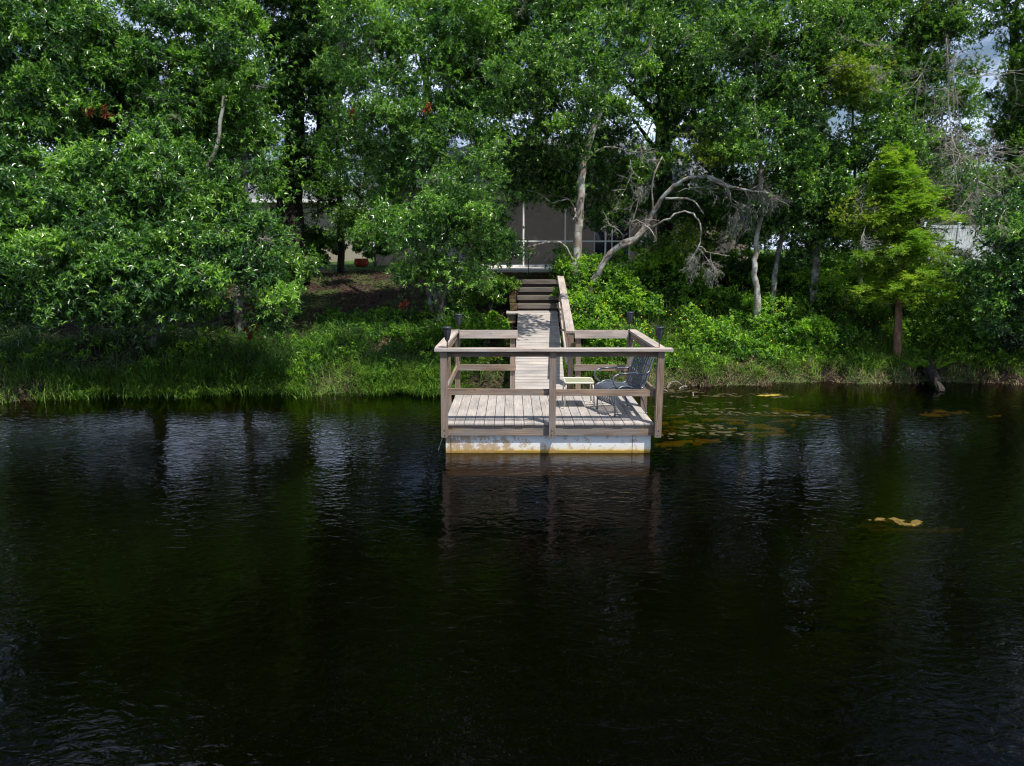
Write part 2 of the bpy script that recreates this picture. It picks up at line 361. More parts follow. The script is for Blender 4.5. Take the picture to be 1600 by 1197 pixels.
def pontoon():
    m, n, l, b = material('white plastic float', .5, .4)
    tc = n.new('ShaderNodeTexCoord'); g = n.new('ShaderNodeNewGeometry'); sep = n.new('ShaderNodeSeparateXYZ'); l.new(g.outputs['Position'], sep.inputs[0])
    t = noise(n, l, 9, 7, .7, g.outputs['Position']); t2 = noise(n, l, 2.2, 4, .6, mapping(n, l, g.outputs['Position'], (1, 1, .15)))
    # algae band above the waterline, and rusty blotches
    ad = n.new('ShaderNodeMath'); ad.operation = 'MULTIPLY_ADD'; l.new(t.outputs[0], ad.inputs[0]); ad.inputs[1].default_value = -.055; l.new(sep.outputs['Z'], ad.inputs[2])
    band = ramp(n, [(.0, (.30, .19, .03)), (.006, (.52, .31, .04)), (.03, (.70, .62, .44)), (.09, (.70, .70, .69))]); l.new(ad.outputs[0], band.inputs[0])
    mr = n.new('ShaderNodeMapRange'); mr.inputs[1].default_value = -1.0; mr.inputs[2].default_value = .9; mr.inputs[3].default_value = .40; mr.inputs[4].default_value = .53; l.new(sep.outputs['X'], mr.inputs[0])
    sub = n.new('ShaderNodeMath'); sub.operation = 'SUBTRACT'; l.new(t.outputs[0], sub.inputs[0]); l.new(mr.outputs[0], sub.inputs[1])
    rr = ramp(n, [(.0, (0, 0, 0)), (.10, (.8, .8, .8))]); l.new(sub.outputs[0], rr.inputs[0])
    c = mixc(n, l, rr.outputs[0], band.outputs[0], (.36, .22, .09)); l.new(c, b.inputs['Base Color'])
    f = MB(); e = .05; x0, x1, y0, y1 = DX0 + .012, DX1 - .03, DY0 + e, DY1 - .1
    f.box(((x0 + x1) / 2, (y0 + y1) / 2, (FZ - .35) / 2 + .002), (x1 - x0, y1 - y0, FZ + .35))
    ob = f.build('float', m, dock)
    for px in (704, 989): s = MB(); s.box((P(px, 690, 10.03)[0], y0 - .002, FZ / 2 - .02), (.006, .004, FZ + .02)); s.build('seam', M['stem'], ob)
pontoon()
CAPZ = DZ + 1.07
def post(x, y, z0, z1, w=.094, parent=dock, bolts=False, mat='rail'):
    b = MB(); b.box((x, y, (z0 + z1) / 2), (w, w, z1 - z0), Matrix.Rotation(R(random.uniform(-.5, .5)), 3, 'Y')); p = b.build('post', M[mat], parent)
    if bolts:
        for dz in (.05, .115):
            k = MB(); q = np.array([[x + random.uniform(-.008, .008), y - w / 2 - .009, z0 + dz], [x, y - w / 2 + .006, z0 + dz]]); k.tube(q, .011, 8); k.build('bolt', M['bolt'], p)
    return p
yf = DY0 - .049
post(P(694, 600, yf)[0], yf, FZ - .005, CAPZ - .002, bolts=True); post(P(863.5, 600, yf)[0], yf, FZ - .005, CAPZ - .002, bolts=True); post(P(1030.5, 600, yf)[0], yf, FZ - .005, CAPZ - .002, bolts=True)
post(DX0 - .049, 11.25, FZ - .02, CAPZ - .002); post(DX1 + .049, 11.15, FZ - .02, CAPZ - .002)
post(DX0 + .03, DY1 - .06, DZ + .001, CAPZ + .0, .09); post(DX1 - .0, DY1 - .06, DZ + .001, CAPZ, .09)
post(P(801, 600, 12.3)[0], DY1 - .09, DZ + .001, CAPZ, .09); post(P(902.5, 600, 12.3)[0], DY1 - .09, DZ + .001, CAPZ, .09)
def rails():
    def rail(name, a, b, w, h, mat):
        q = MB(); q.beam(a, b, w, h); return q.build(name, M[mat], dock)
    xl, xr = DX0 + .0, DX1 - .0
    z = CAPZ
    rail('cap_rail', (P(680, 545, DY0)[0], DY0 - .06, z + .019), (P(1049, 545, DY0)[0], DY0 - .06, z + .019), .155, .037, 'cap')
    rail('rail', (xl + .02, DY0 + .018, z - .048), (xr + .02, DY0 + .018, z - .048), .036, .092, 'rail')
    xm = P(863.5, 600, yf)[0]
    rail('middle_rail', (xl + .015, DY0 + .018, DZ + .465), (xm + .02, DY0 + .018, DZ + .455), .036, .092, 'rail')
    rail('middle_rail', (xm + .024, DY0 + .018, DZ + .452), (xr - .035, DY0 + .018, DZ + .445), .036, .092, 'rail')
    yb = DY1 - .155
    rail('side_cap', (DX0 - .05, DY0 + .02, z + .020), (DX0 + .0, DY1 - .0, z + .020), .14, .036, 'cap')
    rail('side_cap', (DX1 + .06, DY0 + .02, z + .020), (DX1 + .03, DY1 - .0, z + .020), .14, .036, 'cap')
    for xs, xs2 in ((DX0 + .02, DX0 + .02), (DX1 - .0, DX1 - .0)):
        rail('rail', (xs, DY0 + .04, z - .048), (xs2, yb + .03, z - .048), .036, .092, 'rail')
        rail('middle_rail', (xs, DY0 + .04, DZ + .45), (xs2, yb + .03, DZ + .45), .036, .092, 'rail')
    pl, pr = P(806, 600, 12.3)[0], P(899, 600, 12.3)[0]
    rail('back_rail', (DX0 + .075, yb + .0, z - .03), (pl + .03, yb, z - .03), .04, .14, 'cap'); rail('back_rail', (pr - .03, yb, z - .03), (DX1 - .05, yb, z - .03), .04, .14, 'cap')
    rail('middle_rail', (DX0 + .0, yb + .0, DZ + .46), (pl + .0, yb, DZ + .455), .038, .14 * .75, 'rail'); rail('middle_rail', (pr - .03, yb, DZ + .455), (DX1 - .05, yb, DZ + .45), .038, .105, 'rail')
rails()
# mooring cleat line at the left corner
b = MB(); b.tube([(DX0 - .09, DY0 - .02, .06), (DX0 - .05, DY0 - .03, .18), (DX0 - .012, DY0 - .02, .30), (DX0 - .02, DY0 + .05, .36)], .006, 6); b.build('mooring_line', M['dead_twig'], dock)

# ------------------------------------------------------------------ gangway
RZ0, RZ1, RY0, RY1 = DZ + .03, 1.50, DY1 - .03, 16.25
gang = thing('gangway', 'sloping boarded gangway with one handrail between the deck and the steps', 'gangway', (.5, 14.2, 0))
def gx(t, side): # side 0 left 1 right
    return (.035, .945)[side] + ((.10, .10)[side]) * t
def gangway():
    b = MB(); n = 29
    for i in range(n):
        t0, t1 = i / n, (i + 1) / n; tm = (t0 + t1) / 2; g = .006 / 4
        a = np.array([(gx(tm, 0) + gx(tm, 1)) / 2, RY0 + (RY1 - RY0) * (t0 + g), RZ0 + (RZ1 - RZ0) * (t0 + g)]); c = a.copy(); c[1] = RY0 + (RY1 - RY0) * (t1 - g); c[2] = RZ0 + (RZ1 - RZ0) * (t1 - g)
        d = unit(c - a); nrm = np.cross([1, 0, 0], d); w = gx(0, 1) - gx(0, 0) + random.uniform(-.008, .008)
        b.box((a + c) / 2, (w, np.linalg.norm(c - a), .025), np.stack([[1, 0, 0], d, nrm], 1), axis=0)
    b.build('decking', M['ramp'], gang)
    for s, dx in ((0, .02), (1, -.02)):
        q = MB(); q.beam((gx(0, s) + dx, RY0 + .02, RZ0 - .10), (gx(1, s) + dx, RY1, RZ1 - .10), .038, .15); q.build('stringer', M['dark_wood'], gang)
    q = MB(); q.beam((-.13, RY1 + .16, RZ1 - .005), (1.06, RY1 + .16, RZ1 - .005), .30, .03); q.beam((-.13, RY1 + .45, RZ1 - .004), (1.06, RY1 + .45, RZ1 - .004), .27, .03); q.build('landing', M['ramp'], gang)
    for x in (-.02, .93):
        q = MB(); q.box((x, RY1 + .12, RZ1 - .13), (.20, .09, .20)); q.build('beam_end', M['rail'], gang)
        q = MB(); q.box((x, RY1 + .25, RZ1 - .75), (.10, .10, 1.06)); q.build('post', M['rail'], gang)
    # handrail, right side, running up over the steps
    A = np.array([P(891, 519, 12.45)[0], 12.40, DZ + 1.055]); B = np.array([P(875.5, 434, 17.6)[0], 17.5, 2.28])
    q = MB(); q.beam(A, B, .15, .04); q.build('cap_rail', M['cap'], gang)
    d = B - A
    q = MB(); q.beam(A + [-.03, .02, -.09], B + [-.03, 0, -.09], .036, .13); q.build('rail', M['rail'], gang)
    q = MB(); q.beam(A + [-.055, .05, -.52], A + d * .86 + [-.055, 0, -.50], .036, .10); q.build('middle_rail', M['cap'], gang)
    for t in (.012, .36, .70, .99):
        c = A + d * t; z0 = (RZ0 + (RZ1 - RZ0) * (c[1] - RY0) / (RY1 - RY0)) - .18 if c[1] < RY1 else 1.35
        q = MB(); q.box((c[0] + .012, c[1], (z0 + c[2] - .022) / 2), (.09, .09, c[2] - .024 - z0)); q.build('post', M['rail'], gang)
gangway()

# ------------------------------------------------------------------ garden steps and wall
steps = thing('garden_steps', 'old timber steps, darkened in colour for shade, rising from the gangway to the patio', 'steps', (.55, 17.2, 1.4))
def garden_steps():
    z = RZ1
    for k in range(4):
        y = 16.86 + k * .34; zt = z + .175 * (k + 1) - .02
        q = MB(); q.box((.62, y + .05, zt - .045), (.98, .15, .09), Matrix.Rotation(R(random.uniform(-.6, .6)), 3, 'Z')); q.box((.62, y + .25, zt - .02), (.98, .24, .05)); q.build('tread', M['step'], steps)
        q = MB(); q.box((.62, y + .10, zt - .135), (.96, .05, .09)); q.build('riser', M['dark_wood'], steps)
    q = MB()
    for k in range(5):
        for j in range(4): q.box((.03 + random.uniform(-.01, .01), 16.9 + j * .33, z - .06 + k * .16 + random.uniform(-.004, .004)), (.16, .31, .145)) if k - 1 <= j + 0 else None
    q.build('side_blocks', M['stone'], steps)
    q = MB()
    for k in range(4): q.box((1.16, 17.0 + k * .34, z - .0 + .09 * k), (.08, .33, .5 + .18 * k))
    q.build('side_boards', M['dark_wood'], steps)
def stone_mat():
    m, n, l, b = material('mossy rubble stone', .9, .2); g = n.new('ShaderNodeNewGeometry')
    v = n.new('ShaderNodeTexVoronoi'); v.inputs['Scale'].default_value = 6; l.new(g.outputs['Position'], v.inputs['Vector'])
    t = noise(n, l, 9, 6, .65, g.outputs['Position']); r = ramp(n, [(.3, (.03, .026, .012)), (.55, (.11, .09, .035)), (.8, (.24, .19, .11))]); l.new(t.outputs[0], r.inputs[0])
    c = mixc(n, l, .5, r.outputs[0], v.outputs['Color'], 'MULTIPLY'); l.new(c, b.inputs['Base Color']); bump(n, l, b, v.outputs['Distance'], .8, .04); return m
M['stone'] = stone_mat(); M['step'] = wood_mat('worn step timber darkened for shade', (.06, .05, .04), (.13, .11, .09), (.24, .205, .175))  # step timber colour darkened to stand in for shade from the shrubs
garden_steps()
wall = thing('retaining_wall', 'low rubble retaining wall with a pale slab edge above the garden steps', 'wall', (.8, 20.4, 2.0))
def retaining():
    q = MB(); x = -1.5
    while x < 7.4:
        for row in range(5):
            w = random.uniform(.18, .42); q.box((x + (row % 2) * .14, 20.62 + random.uniform(-.03, .03), 1.82 + row * .105), (w + .05, .22, .10), Matrix.Rotation(R(random.uniform(-3, 3)), 3, 'Y'))
        x += .30
    q.build('rubble', M['stone'], wall)
retaining()
patio = thing('patio_slab', 'long pale concrete patio slab along the top of the bank', 'patio', (1, 24, 2.3))
q = MB(); q.box((2.9, 24.8, 2.315), (9.2, 8.4, .09)); q.build('slab', M['concrete'], patio)
q = MB(); q.box((2.9, 20.585, 2.285), (9.2, .03, .15)); q.build('slab_edge', M['concrete'], patio)

# ------------------------------------------------------------------ screened patio enclosure
enc = thing('screen_enclosure', 'white framed insect screen enclosure standing on the patio slab', 'screen enclosure', (1, 24, 2.36))
def enclosure():
    Y = 24.0; z0 = 2.365; zr = P(900, 377, Y)[2]; zt = 5.35
    xs = [P(px, 380, Y)[0] for px in (754, 818, 883, 946, 1008, 1072)]
    for x in xs:
        q = MB(); q.box((x, Y, (z0 + zt) / 2), (.052, .05, zt - z0)); q.build('frame_post', M['white_alu'], enc)
    for nm, z in (('bottom_rail', z0 + .03), ('chair_rail', zr), ('top_rail', zt + .03)):
        q = MB(); q.box(((xs[0] + xs[-1]) / 2, Y + .001, z), (xs[-1] - xs[0] + .05, .044, .052)); q.build(nm, M['white_alu'], enc)
    for x in xs[::2]:
        q = MB(); q.beam((x, Y + .03, zt + .03), (x, 28.9, zt + .03), .05, .05); q.build('roof_beam', M['white_alu'], enc)
    m = bpy.data.materials.new('dark insect screen'); m.use_nodes = True; n = m.node_tree.nodes; l = m.node_tree.links; n.clear()
    d = n.new('ShaderNodeBsdfDiffuse'); d.inputs[0].default_value = (.03, .03, .032, 1); t = n.new('ShaderNodeBsdfTransparent'); ms = n.new('ShaderNodeMixShader'); ms.inputs[0].default_value = .16
    o = n.new('ShaderNodeOutputMaterial'); l.new(t.outputs[0], ms.inputs[1]); l.new(d.outputs[0], ms.inputs[2]); l.new(ms.outputs[0], o.inputs[0])
    for a, c in zip(xs[:-1], xs[1:]):
        for lo, hi in ((z0 + .057, zr - .027), (zr + .027, zt + .003)):
            q = MB(); q.box(((a + c) / 2, Y, (lo + hi) / 2), (c - a - .056, .003, hi - lo)); q.build('screen_panel', m, enc)
enclosure()

# ------------------------------------------------------------------ houses
def stucco(name, c): return plain_mat(name, c, .9, .15, 0, .10, 4)
def shingle(name, a, b_):
    m, n, l, b = material(name, .9, .15); g = n.new('ShaderNodeNewGeometry'); br = n.new('ShaderNodeTexBrick'); br.inputs['Scale'].default_value = 4
    br.inputs['Color1'].default_value = (*a, 1); br.inputs['Color2'].default_value = (*b_, 1); br.inputs['Mortar'].default_value = (a[0] * .4, a[1] * .4, a[2] * .4, 1)
    sp3 = n.new('ShaderNodeSeparateXYZ'); l.new(g.outputs['Position'], sp3.inputs[0]); cb = n.new('ShaderNodeCombineXYZ'); l.new(sp3.outputs['X'], cb.inputs['X']); zz = n.new('ShaderNodeMath'); zz.operation = 'MULTIPLY'; zz.inputs[1].default_value = 2.2; l.new(sp3.outputs['Z'], zz.inputs[0]); l.new(zz.outputs[0], cb.inputs['Y']); l.new(cb.outputs[0], br.inputs['Vector']); l.new(br.outputs[0], b.inputs['Base Color']); return m
M['taupe'] = stucco('taupe stucco', (.44, .35, .29)); M['beige'] = stucco('beige siding', (.36, .31, .25)); M['trim'] = plain_mat('white trim', (.72, .72, .70), .6)
M['shingle'] = shingle('grey shingles', (.13, .135, .15), (.20, .205, .225)); M['terracotta'] = shingle('terracotta tiles', (.40, .13, .07), (.52, .20, .11))
M['glass'] = plain_mat('dark window glass', (.02, .025, .03), .05, .8)
def house(name, label, x0, x1, y0, y1, zb, ze, zr, wall_m, roof_m, wins=(), over=.5):
    h = thing(name, label, 'house', ((x0 + x1) / 2, y0, zb))
    q = MB(); q.box(((x0 + x1) / 2, (y0 + y1) / 2, (zb + ze) / 2), (x1 - x0, y1 - y0, ze - zb)); w = q.build('wall', wall_m, h)
    a, b, c, d = x0 - over, x1 + over, y0 - over, y1 + over; k = (d - c) / 2; ym = (c + d) / 2
    V = [[a, c, ze + .15], [b, c, ze + .15], [b, d, ze + .15], [a, d, ze + .15], [a + k, ym, zr], [b - k, ym, zr], [a, c, ze + .003], [b, c, ze + .003], [b, d, ze + .003], [a, d, ze + .003]]
    q = MB(); q.add(V, [[0, 1, 5, 4], [2, 3, 4, 5], [1, 2, 5, 5], [3, 0, 4, 4]][:2]); q.add([V[1], V[2], V[5], np.mean([V[1], V[5]], 0)], [[0, 1, 2, 3]]); q.add([V[3], V[0], V[4], np.mean([V[3], V[4]], 0)], [[0, 1, 2, 3]])
    q.build('roof', roof_m, h)
    q = MB(); q.add([V[i] for i in (6, 7, 8, 9)], [[0, 3, 2, 1]]); q.add([V[i] for i in (0, 1, 7, 6)], [[0, 3, 2, 1]]); q.add([V[i] for i in (1, 2, 8, 7)], [[0, 3, 2, 1]]); q.add([V[i] for i in (3, 0, 6, 9)], [[0, 3, 2, 1]]); q.build('fascia', M['trim'], h)
    for (xa, xb, za, zb2) in wins:
        q = MB(); t = .07
        q.box(((xa + xb) / 2, y0 - .02, zb2), (xb - xa + t, .06, t)); q.box(((xa + xb) / 2, y0 - .02, za), (xb - xa + t, .06, t))
        for x in (xa, (xa + xb) / 2, xb): q.box((x, y0 - .022, (za + zb2) / 2), (t * .8, .05, zb2 - za - t))
        f = q.build('window', M['trim'], h)
        q = MB(); q.box(((xa + xb) / 2, y0 - .004, (za + zb2) / 2), (xb - xa, .006, zb2 - za)); q.build('pane', M['glass'], f)
    return h
house('lake_house', 'taupe stucco house with a grey shingle roof behind the screened patio', -5.5, 9.5, 29.0, 38, 2.2, 5.3, 7.9, M['taupe'], M['shingle'], [(3.3, 4.7, 2.45, 4.5), (-3.9, -1.9, 2.45, 4.5), (6.0, 7.2, 3.3, 4.5)])
house('neighbour_house', 'beige house with a grey roof seen through the trees on the left', -24, -9.2, 36.5, 48, 2.2, 5.2, 7.2, M['beige'], M['shingle'], [(-21, -19.4, 3.3, 4.6), (-16.6, -15.2, 3.3, 4.6)])
house('tiled_house', 'house with a terracotta tiled roof far off at the right edge', 40.0, 60, 58, 72, 2.2, 7.2, 10.3, M['beige'], M['terracotta'], [(40, 42, 3.6, 5)])

fence = thing('vinyl_fence', 'pale grey vinyl privacy fence behind the trees on the right', 'fence', (22, 34, 2.2))
def vfence():
    Y = 34.0; x0, x1 = P(1440, 400, Y)[0], P(1760, 400, Y)[0]; n = 6; w = (x1 - x0) / n; zt = P(1490, 352, Y)[2]
    for i in range(n + 1):
        q = MB(); q.box((x0 + i * w, Y, (2.2 + zt + .1) / 2), (.13, .13, zt + .1 - 2.2)); p = q.build('post', M['vinyl'], fence)
        q = MB(); q.box((x0 + i * w, Y, zt + .12), (.15, .15, .03), taper=.4); q.build('cap', M['vinyl'], p)
    for i in range(n):
        q = MB(); a = x0 + i * w + .07; k = 12; s = (w - .14) / k
        for j in range(k): q.box((a + (j + .5) * s, Y, (2.3 + zt - .1) / 2), (s - .012, .022, zt - .1 - 2.3))
        q.box((a + (w - .14) / 2, Y, 2.27), (w - .14, .05, .12)); q.box((a + (w - .14) / 2, Y, zt - .06), (w - .14, .05, .12)); q.build('panel', M['vinyl'], fence)
M['vinyl'] = plain_mat('grey white vinyl', (.52, .54, .57), .5, .3, 0, .06); vfence()

# ------------------------------------------------------------------ things on the dock
def torch(name, label, x, y, z, stem, group='solar torch lights on the deck posts'):
    t = thing(name, label, 'garden light', (x, y, z), group)
    o = np.array([x, y, z])
    q = MB(); q.lathe([(.004, .125), (.022, .13), (.030, .16), (.043, .21), (.054, .27), (.057, .30), (.060, .302), (.060, .318), (.052, .322), (.002, .324)], o, 16)
    hd = q.build('lamp_head', M['torch'], t, True)
    q = MB()
    for k in range(8):
        a = k * math.pi / 4; c, s = math.cos(a), math.sin(a)
        q.tube([o + [.024 * c, .024 * s, .13], o + [.047 * c, .047 * s, .21], o + [.060 * c, .060 * s, .30]], .0035, 4)
    q.build('cage', M['stem'], hd)
    q = MB(); q.lathe([(.050, .3235), (.048, .328), (.001, .329)], o, 12); q.build('solar_panel', M['glass'], hd)
    q = MB(); q.tube([o + [0, 0, -stem], o + [0, 0, .128]], .008, 8); q.lathe([(.008, .10), (.02, .128), (.006, .14)], o, 10); q.build('stake', M['stem'], t)
    return t
M['torch'] = plain_mat('black smoked plastic', (.045, .05, .06), .35, .5, 0, .25, 20)
tz = CAPZ + .038
torch('solar_torch', 'black solar torch light on the front left corner of the deck rail', P(699, 520, DY0 + .02)[0], DY0 - .03, tz - .02, .0)
torch('solar_torch', 'black solar torch light on the back left corner post of the deck', P(717, 500, 12.22)[0], 12.19, tz - .035, .5)
torch('solar_torch', 'black solar torch light on the back right corner post above the chair', P(984, 500, 12.22)[0], 12.19, tz + .0, .5)
torch('solar_torch', 'black solar torch light on the front right corner of the deck rail', P(1030, 520, DY0 + .02)[0], DY0 - .01, tz - .02, .0)

def table():
    t = thing('side_table', 'small cream metal side table with a pale green top left of the chair', 'table', (1.06, 11.2, DZ))
    x0, x1, y0, y1, z = .84, 1.29, 10.97, 11.43, DZ + .415
    q = MB(); r = .03; pts = []
    for cx_, cy_, a0 in ((x1 - r, y1 - r, 0), (x0 + r, y1 - r, 90), (x0 + r, y0 + r, 180), (x1 - r, y0 + r, 270)):
        for k in range(4): a = R(a0 + k * 30); pts.append([cx_ + r * math.cos(a), cy_ + r * math.sin(a), z])
    pts.append(pts[0]); q.tube(pts, .013, 8, False); q.build('top_frame', M['white_metal'], t, True)
    q = MB(); q.box(((x0 + x1) / 2, (y0 + y1) / 2, z - .002), (x1 - x0 - .02, y1 - y0 - .02, .008)); q.build('tabletop', M['table_top'], t)
    for x, y, sx, sy in ((x0, y0, -1, -1), (x1, y0, 1, -1), (x0, y1, -1, 1), (x1, y1, 1, 1)):
        q = MB(); q.tube([(x - sx * .02, y - sy * .02, z), (x - sx * .008, y - sy * .008, z - .08), (x + sx * .012, y + sy * .012, DZ + .003)], .0125, 8); q.lathe([(.016, .0), (.017, .02), (.012, .025)], (x + sx * .012, y + sy * .012, DZ + .003), 8); q.build('leg', M['white_metal'], t, True)
table()
def chair():
    t = thing('patio_chair', 'dark blue grey slatted metal armchair facing left at the right end of the deck', 'chair', (0, 0, 0))
    low = [(-.26, .17), (-.31, .26), (-.33, .35), (-.29, .41), (-.18, .425), (.0, .41), (.16, .395), (.235, .42)]
    hi = [(.235, .42), (.275, .50), (.31, .62), (.35, .74), (.40, .86), (.45, .925), (.49, .93)]
    n = 9; W = .52
    def bars(prof, sub):
        q = MB(); pr = crom([(x, 0, z) for x, z in prof], sub)
        for i in range(n):
            y = -W / 2 + .03 + (W - .06) * i / (n - 1)
            V = []; th = .006; w = .036
            for k in range(len(pr)):
                d = unit(pr[min(k + 1, len(pr) - 1)] - pr[max(k - 1, 0)]); nn = np.array([-d[2], 0, d[0]]) * th / 2
                for s in (-1, 1):
                    for s2 in (-1, 1): V.append(pr[k] + nn * s2 + [0, y + s * w / 2, 0])
            F = []
            for k in range(len(pr) - 1):
                a = k * 4; b = a + 4; F += [[a + 1, a + 3, b + 3, b + 1], [a, b, b + 2, a + 2], [a, a + 1, b + 1, b], [a + 2, b + 2, b + 3, a + 3]]
            q.add(V, F)
        return q
    q = bars(low, 3)
    for x, z in (low[0], low[3], low[6]): q.tube([(x, -W / 2, z - .006), (x, W / 2, z - .006)], .010, 6)
    q.build('seat', M['metal'], t)
    q = bars(hi, 3)
    for x, z in (hi[0], hi[3], hi[-1]): q.tube([(x + .004, -W / 2, z), (x + .004, W / 2, z)], .010, 6)
    q.build('backrest', M['metal'], t)
    for s in (-1, 1):
        y = s * W / 2
        q = MB(); q.tube(crom([(x, y, z) for x, z in low[:-1] + hi], 3), .013, 7, True); q.build('side_frame', M['metal'], t, True)
        q = MB(); q.tube(crom([(-.27, y * 1.06, .012), (-.27, y * 1.06, .22), (-.265, y * 1.06, .36), (-.20, y * 1.06, .435), (-.08, y * 1.06, .45), (.06, y * 1.06, .40), (.17, y * 1.06, .29), (.25, y * 1.06, .13), (.285, y * 1.06, .012)], 5), .012, 8)
        for fx in (-.27, .285): q.lathe([(.001, .0), (.02, .001), (.02, .014), (.012, .02)], (fx, y * 1.06, 0.001), 8)
        q.build('leg', M['metal'], t, True)
        q = MB(); q.tube(crom([(-.23, y * 1.08, .44), (-.30, y * 1.1, .50), (-.32, y * 1.1, .585), (-.26, y * 1.1, .635), (-.10, y * 1.1, .645), (.10, y * 1.1, .635), (.25, y * 1.08, .625), (.325, y * 1.02, .66)], 5), .013, 8)
        q.box((-.08, y * 1.1, .652), (.30, .045, .012)); q.build('armrest', M['metal'], t, True)
    t.location = (1.70, 10.80, DZ + .002); t.rotation_euler = (0, 0, R(22))
chair()

pot = thing('garden_pot', 'rust red round pot on the lawn edge behind the trees', 'pot', P(565, 417, 24.5))
o = P(565, 418, 24.5); q = MB(); q.lathe([(.02, 0), (.16, .01), (.24, .10), (.26, .18), (.22, .26), (.25, .29), (.21, .30), (.19, .26), (.01, .24)], o, 18)
q.build('bowl', plain_mat('terracotta', (.34, .055, .028), .7, .3, 0, .25), pot, True)

b = MB(); o = P(825.5, 426, 19.8); b.tube([o + [0, 0, -.2], o + [0, 0, .52]], .012, 6); b.lathe([(.01, .50), (.04, .52), (.045, .56), (.002, .60)], o, 10)
sl = b.build('path_light', M['stem'], None, org=tuple(o)); tag(sl, 'thin black path light standing at the patio edge above the steps', 'garden light')
#VEG
# ------------------------------------------------------------------ vegetation machinery
# clearings that stay free of foliage: (px, py, rx, ry)
OPEN = [(848, 365, 28, 42), (1006, 202, 15, 10), (1494, 378, 28, 34), (403, 313, 18, 11), (548, 398, 22, 14), (1552, 100, 15, 44), (1545, 262, 8, 7), (550, 450, 56, 30), (950, 385, 50, 22),
        (712, 240, 10, 10), (55, 240, 20, 12), (185, 30, 14, 18), (800, 425, 30, 14), (1300, 205, 10, 10)]
def keep(C, grow=0.0):
    px, py = proj(C); k = np.ones(len(px), bool)
    for ox, oy, rx, ry in OPEN: k &= ((px - ox) / (rx + grow)) ** 2 + ((py - oy) / (ry + grow)) ** 2 > 1
    return k
def rand_dir(n):
    v = rng.normal(size=(n, 3)); return unit(v)
def leaves(pos, d, nrm, L, Wd, fold=.12):
    """one folded four-cornered blade per leaf"""
    s = unit(np.cross(d, nrm)); nn = np.cross(s, d); L = L[:, None]; Wd = Wd[:, None]
    m = pos + d * L * .45
    V = np.stack([pos, m + s * Wd / 2 + nn * Wd * fold * 2, pos + d * L - nn * L * .12, m - s * Wd / 2 + nn * Wd * fold * 2], 1)
    return V
class Crown:
    def __init__(s): s.V = []; s.T = []; s.C = []
    def blob(s, C, rc, per, L, W, up=.45, tint=.5, flat=.75, nl=8, spread=.9):
        """C: cluster centres (n,3), rc radius (n,), per sprigs in each"""
        n = len(C)
        if n == 0: return
        s.C.append((C, rc)); ns = n * per; ci = np.repeat(np.arange(n), per)
        dr = rand_dir(ns); dr[:, 2] = dr[:, 2] * .85 + .18; dr = unit(dr); rr = rng.random(ns) ** .58
        o = dr * rr[:, None] * rc[ci][:, None]; o[:, 2] *= flat; sp_ = C[ci] + o
        sd_ = unit(dr * .8 + rand_dir(ns) * .6 + np.array([0, 0, up * .7]))
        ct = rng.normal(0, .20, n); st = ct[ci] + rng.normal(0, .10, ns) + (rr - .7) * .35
        li = np.repeat(np.arange(ns), nl); N = len(li)
        d = unit(sd_[li] * .75 + rand_dir(N) * spread); d[:, 2] -= .10; d = unit(d)
        pos = sp_[li] - sd_[li] * (rng.random(N) * L * .9)[:, None]
        nr = unit(np.array([.1, -.25, 1.]) * up * 1.9 + sd_[li] * .45 + rand_dir(N) * .75)
        l_ = L * rng.uniform(.65, 1.15, N); w_ = W * rng.uniform(.75, 1.15, N)
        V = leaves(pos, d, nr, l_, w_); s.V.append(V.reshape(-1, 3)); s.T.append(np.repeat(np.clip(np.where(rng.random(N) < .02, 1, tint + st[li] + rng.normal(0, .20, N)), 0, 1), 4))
    def build(s, name, mat, parent, org=None):
        if not s.V: return
        V = np.concatenate(s.V); T = np.concatenate(s.T); F = np.arange(len(V)).reshape(-1, 4)
        return np_mesh(name, V, F, mat, parent, None, T, False, org)
LEAFCOUNT = 0
def centres(n, c, r, shell=.5):
    d = rand_dir(n); return c + d * (rng.random(n) ** shell)[:, None] * np.array(r)

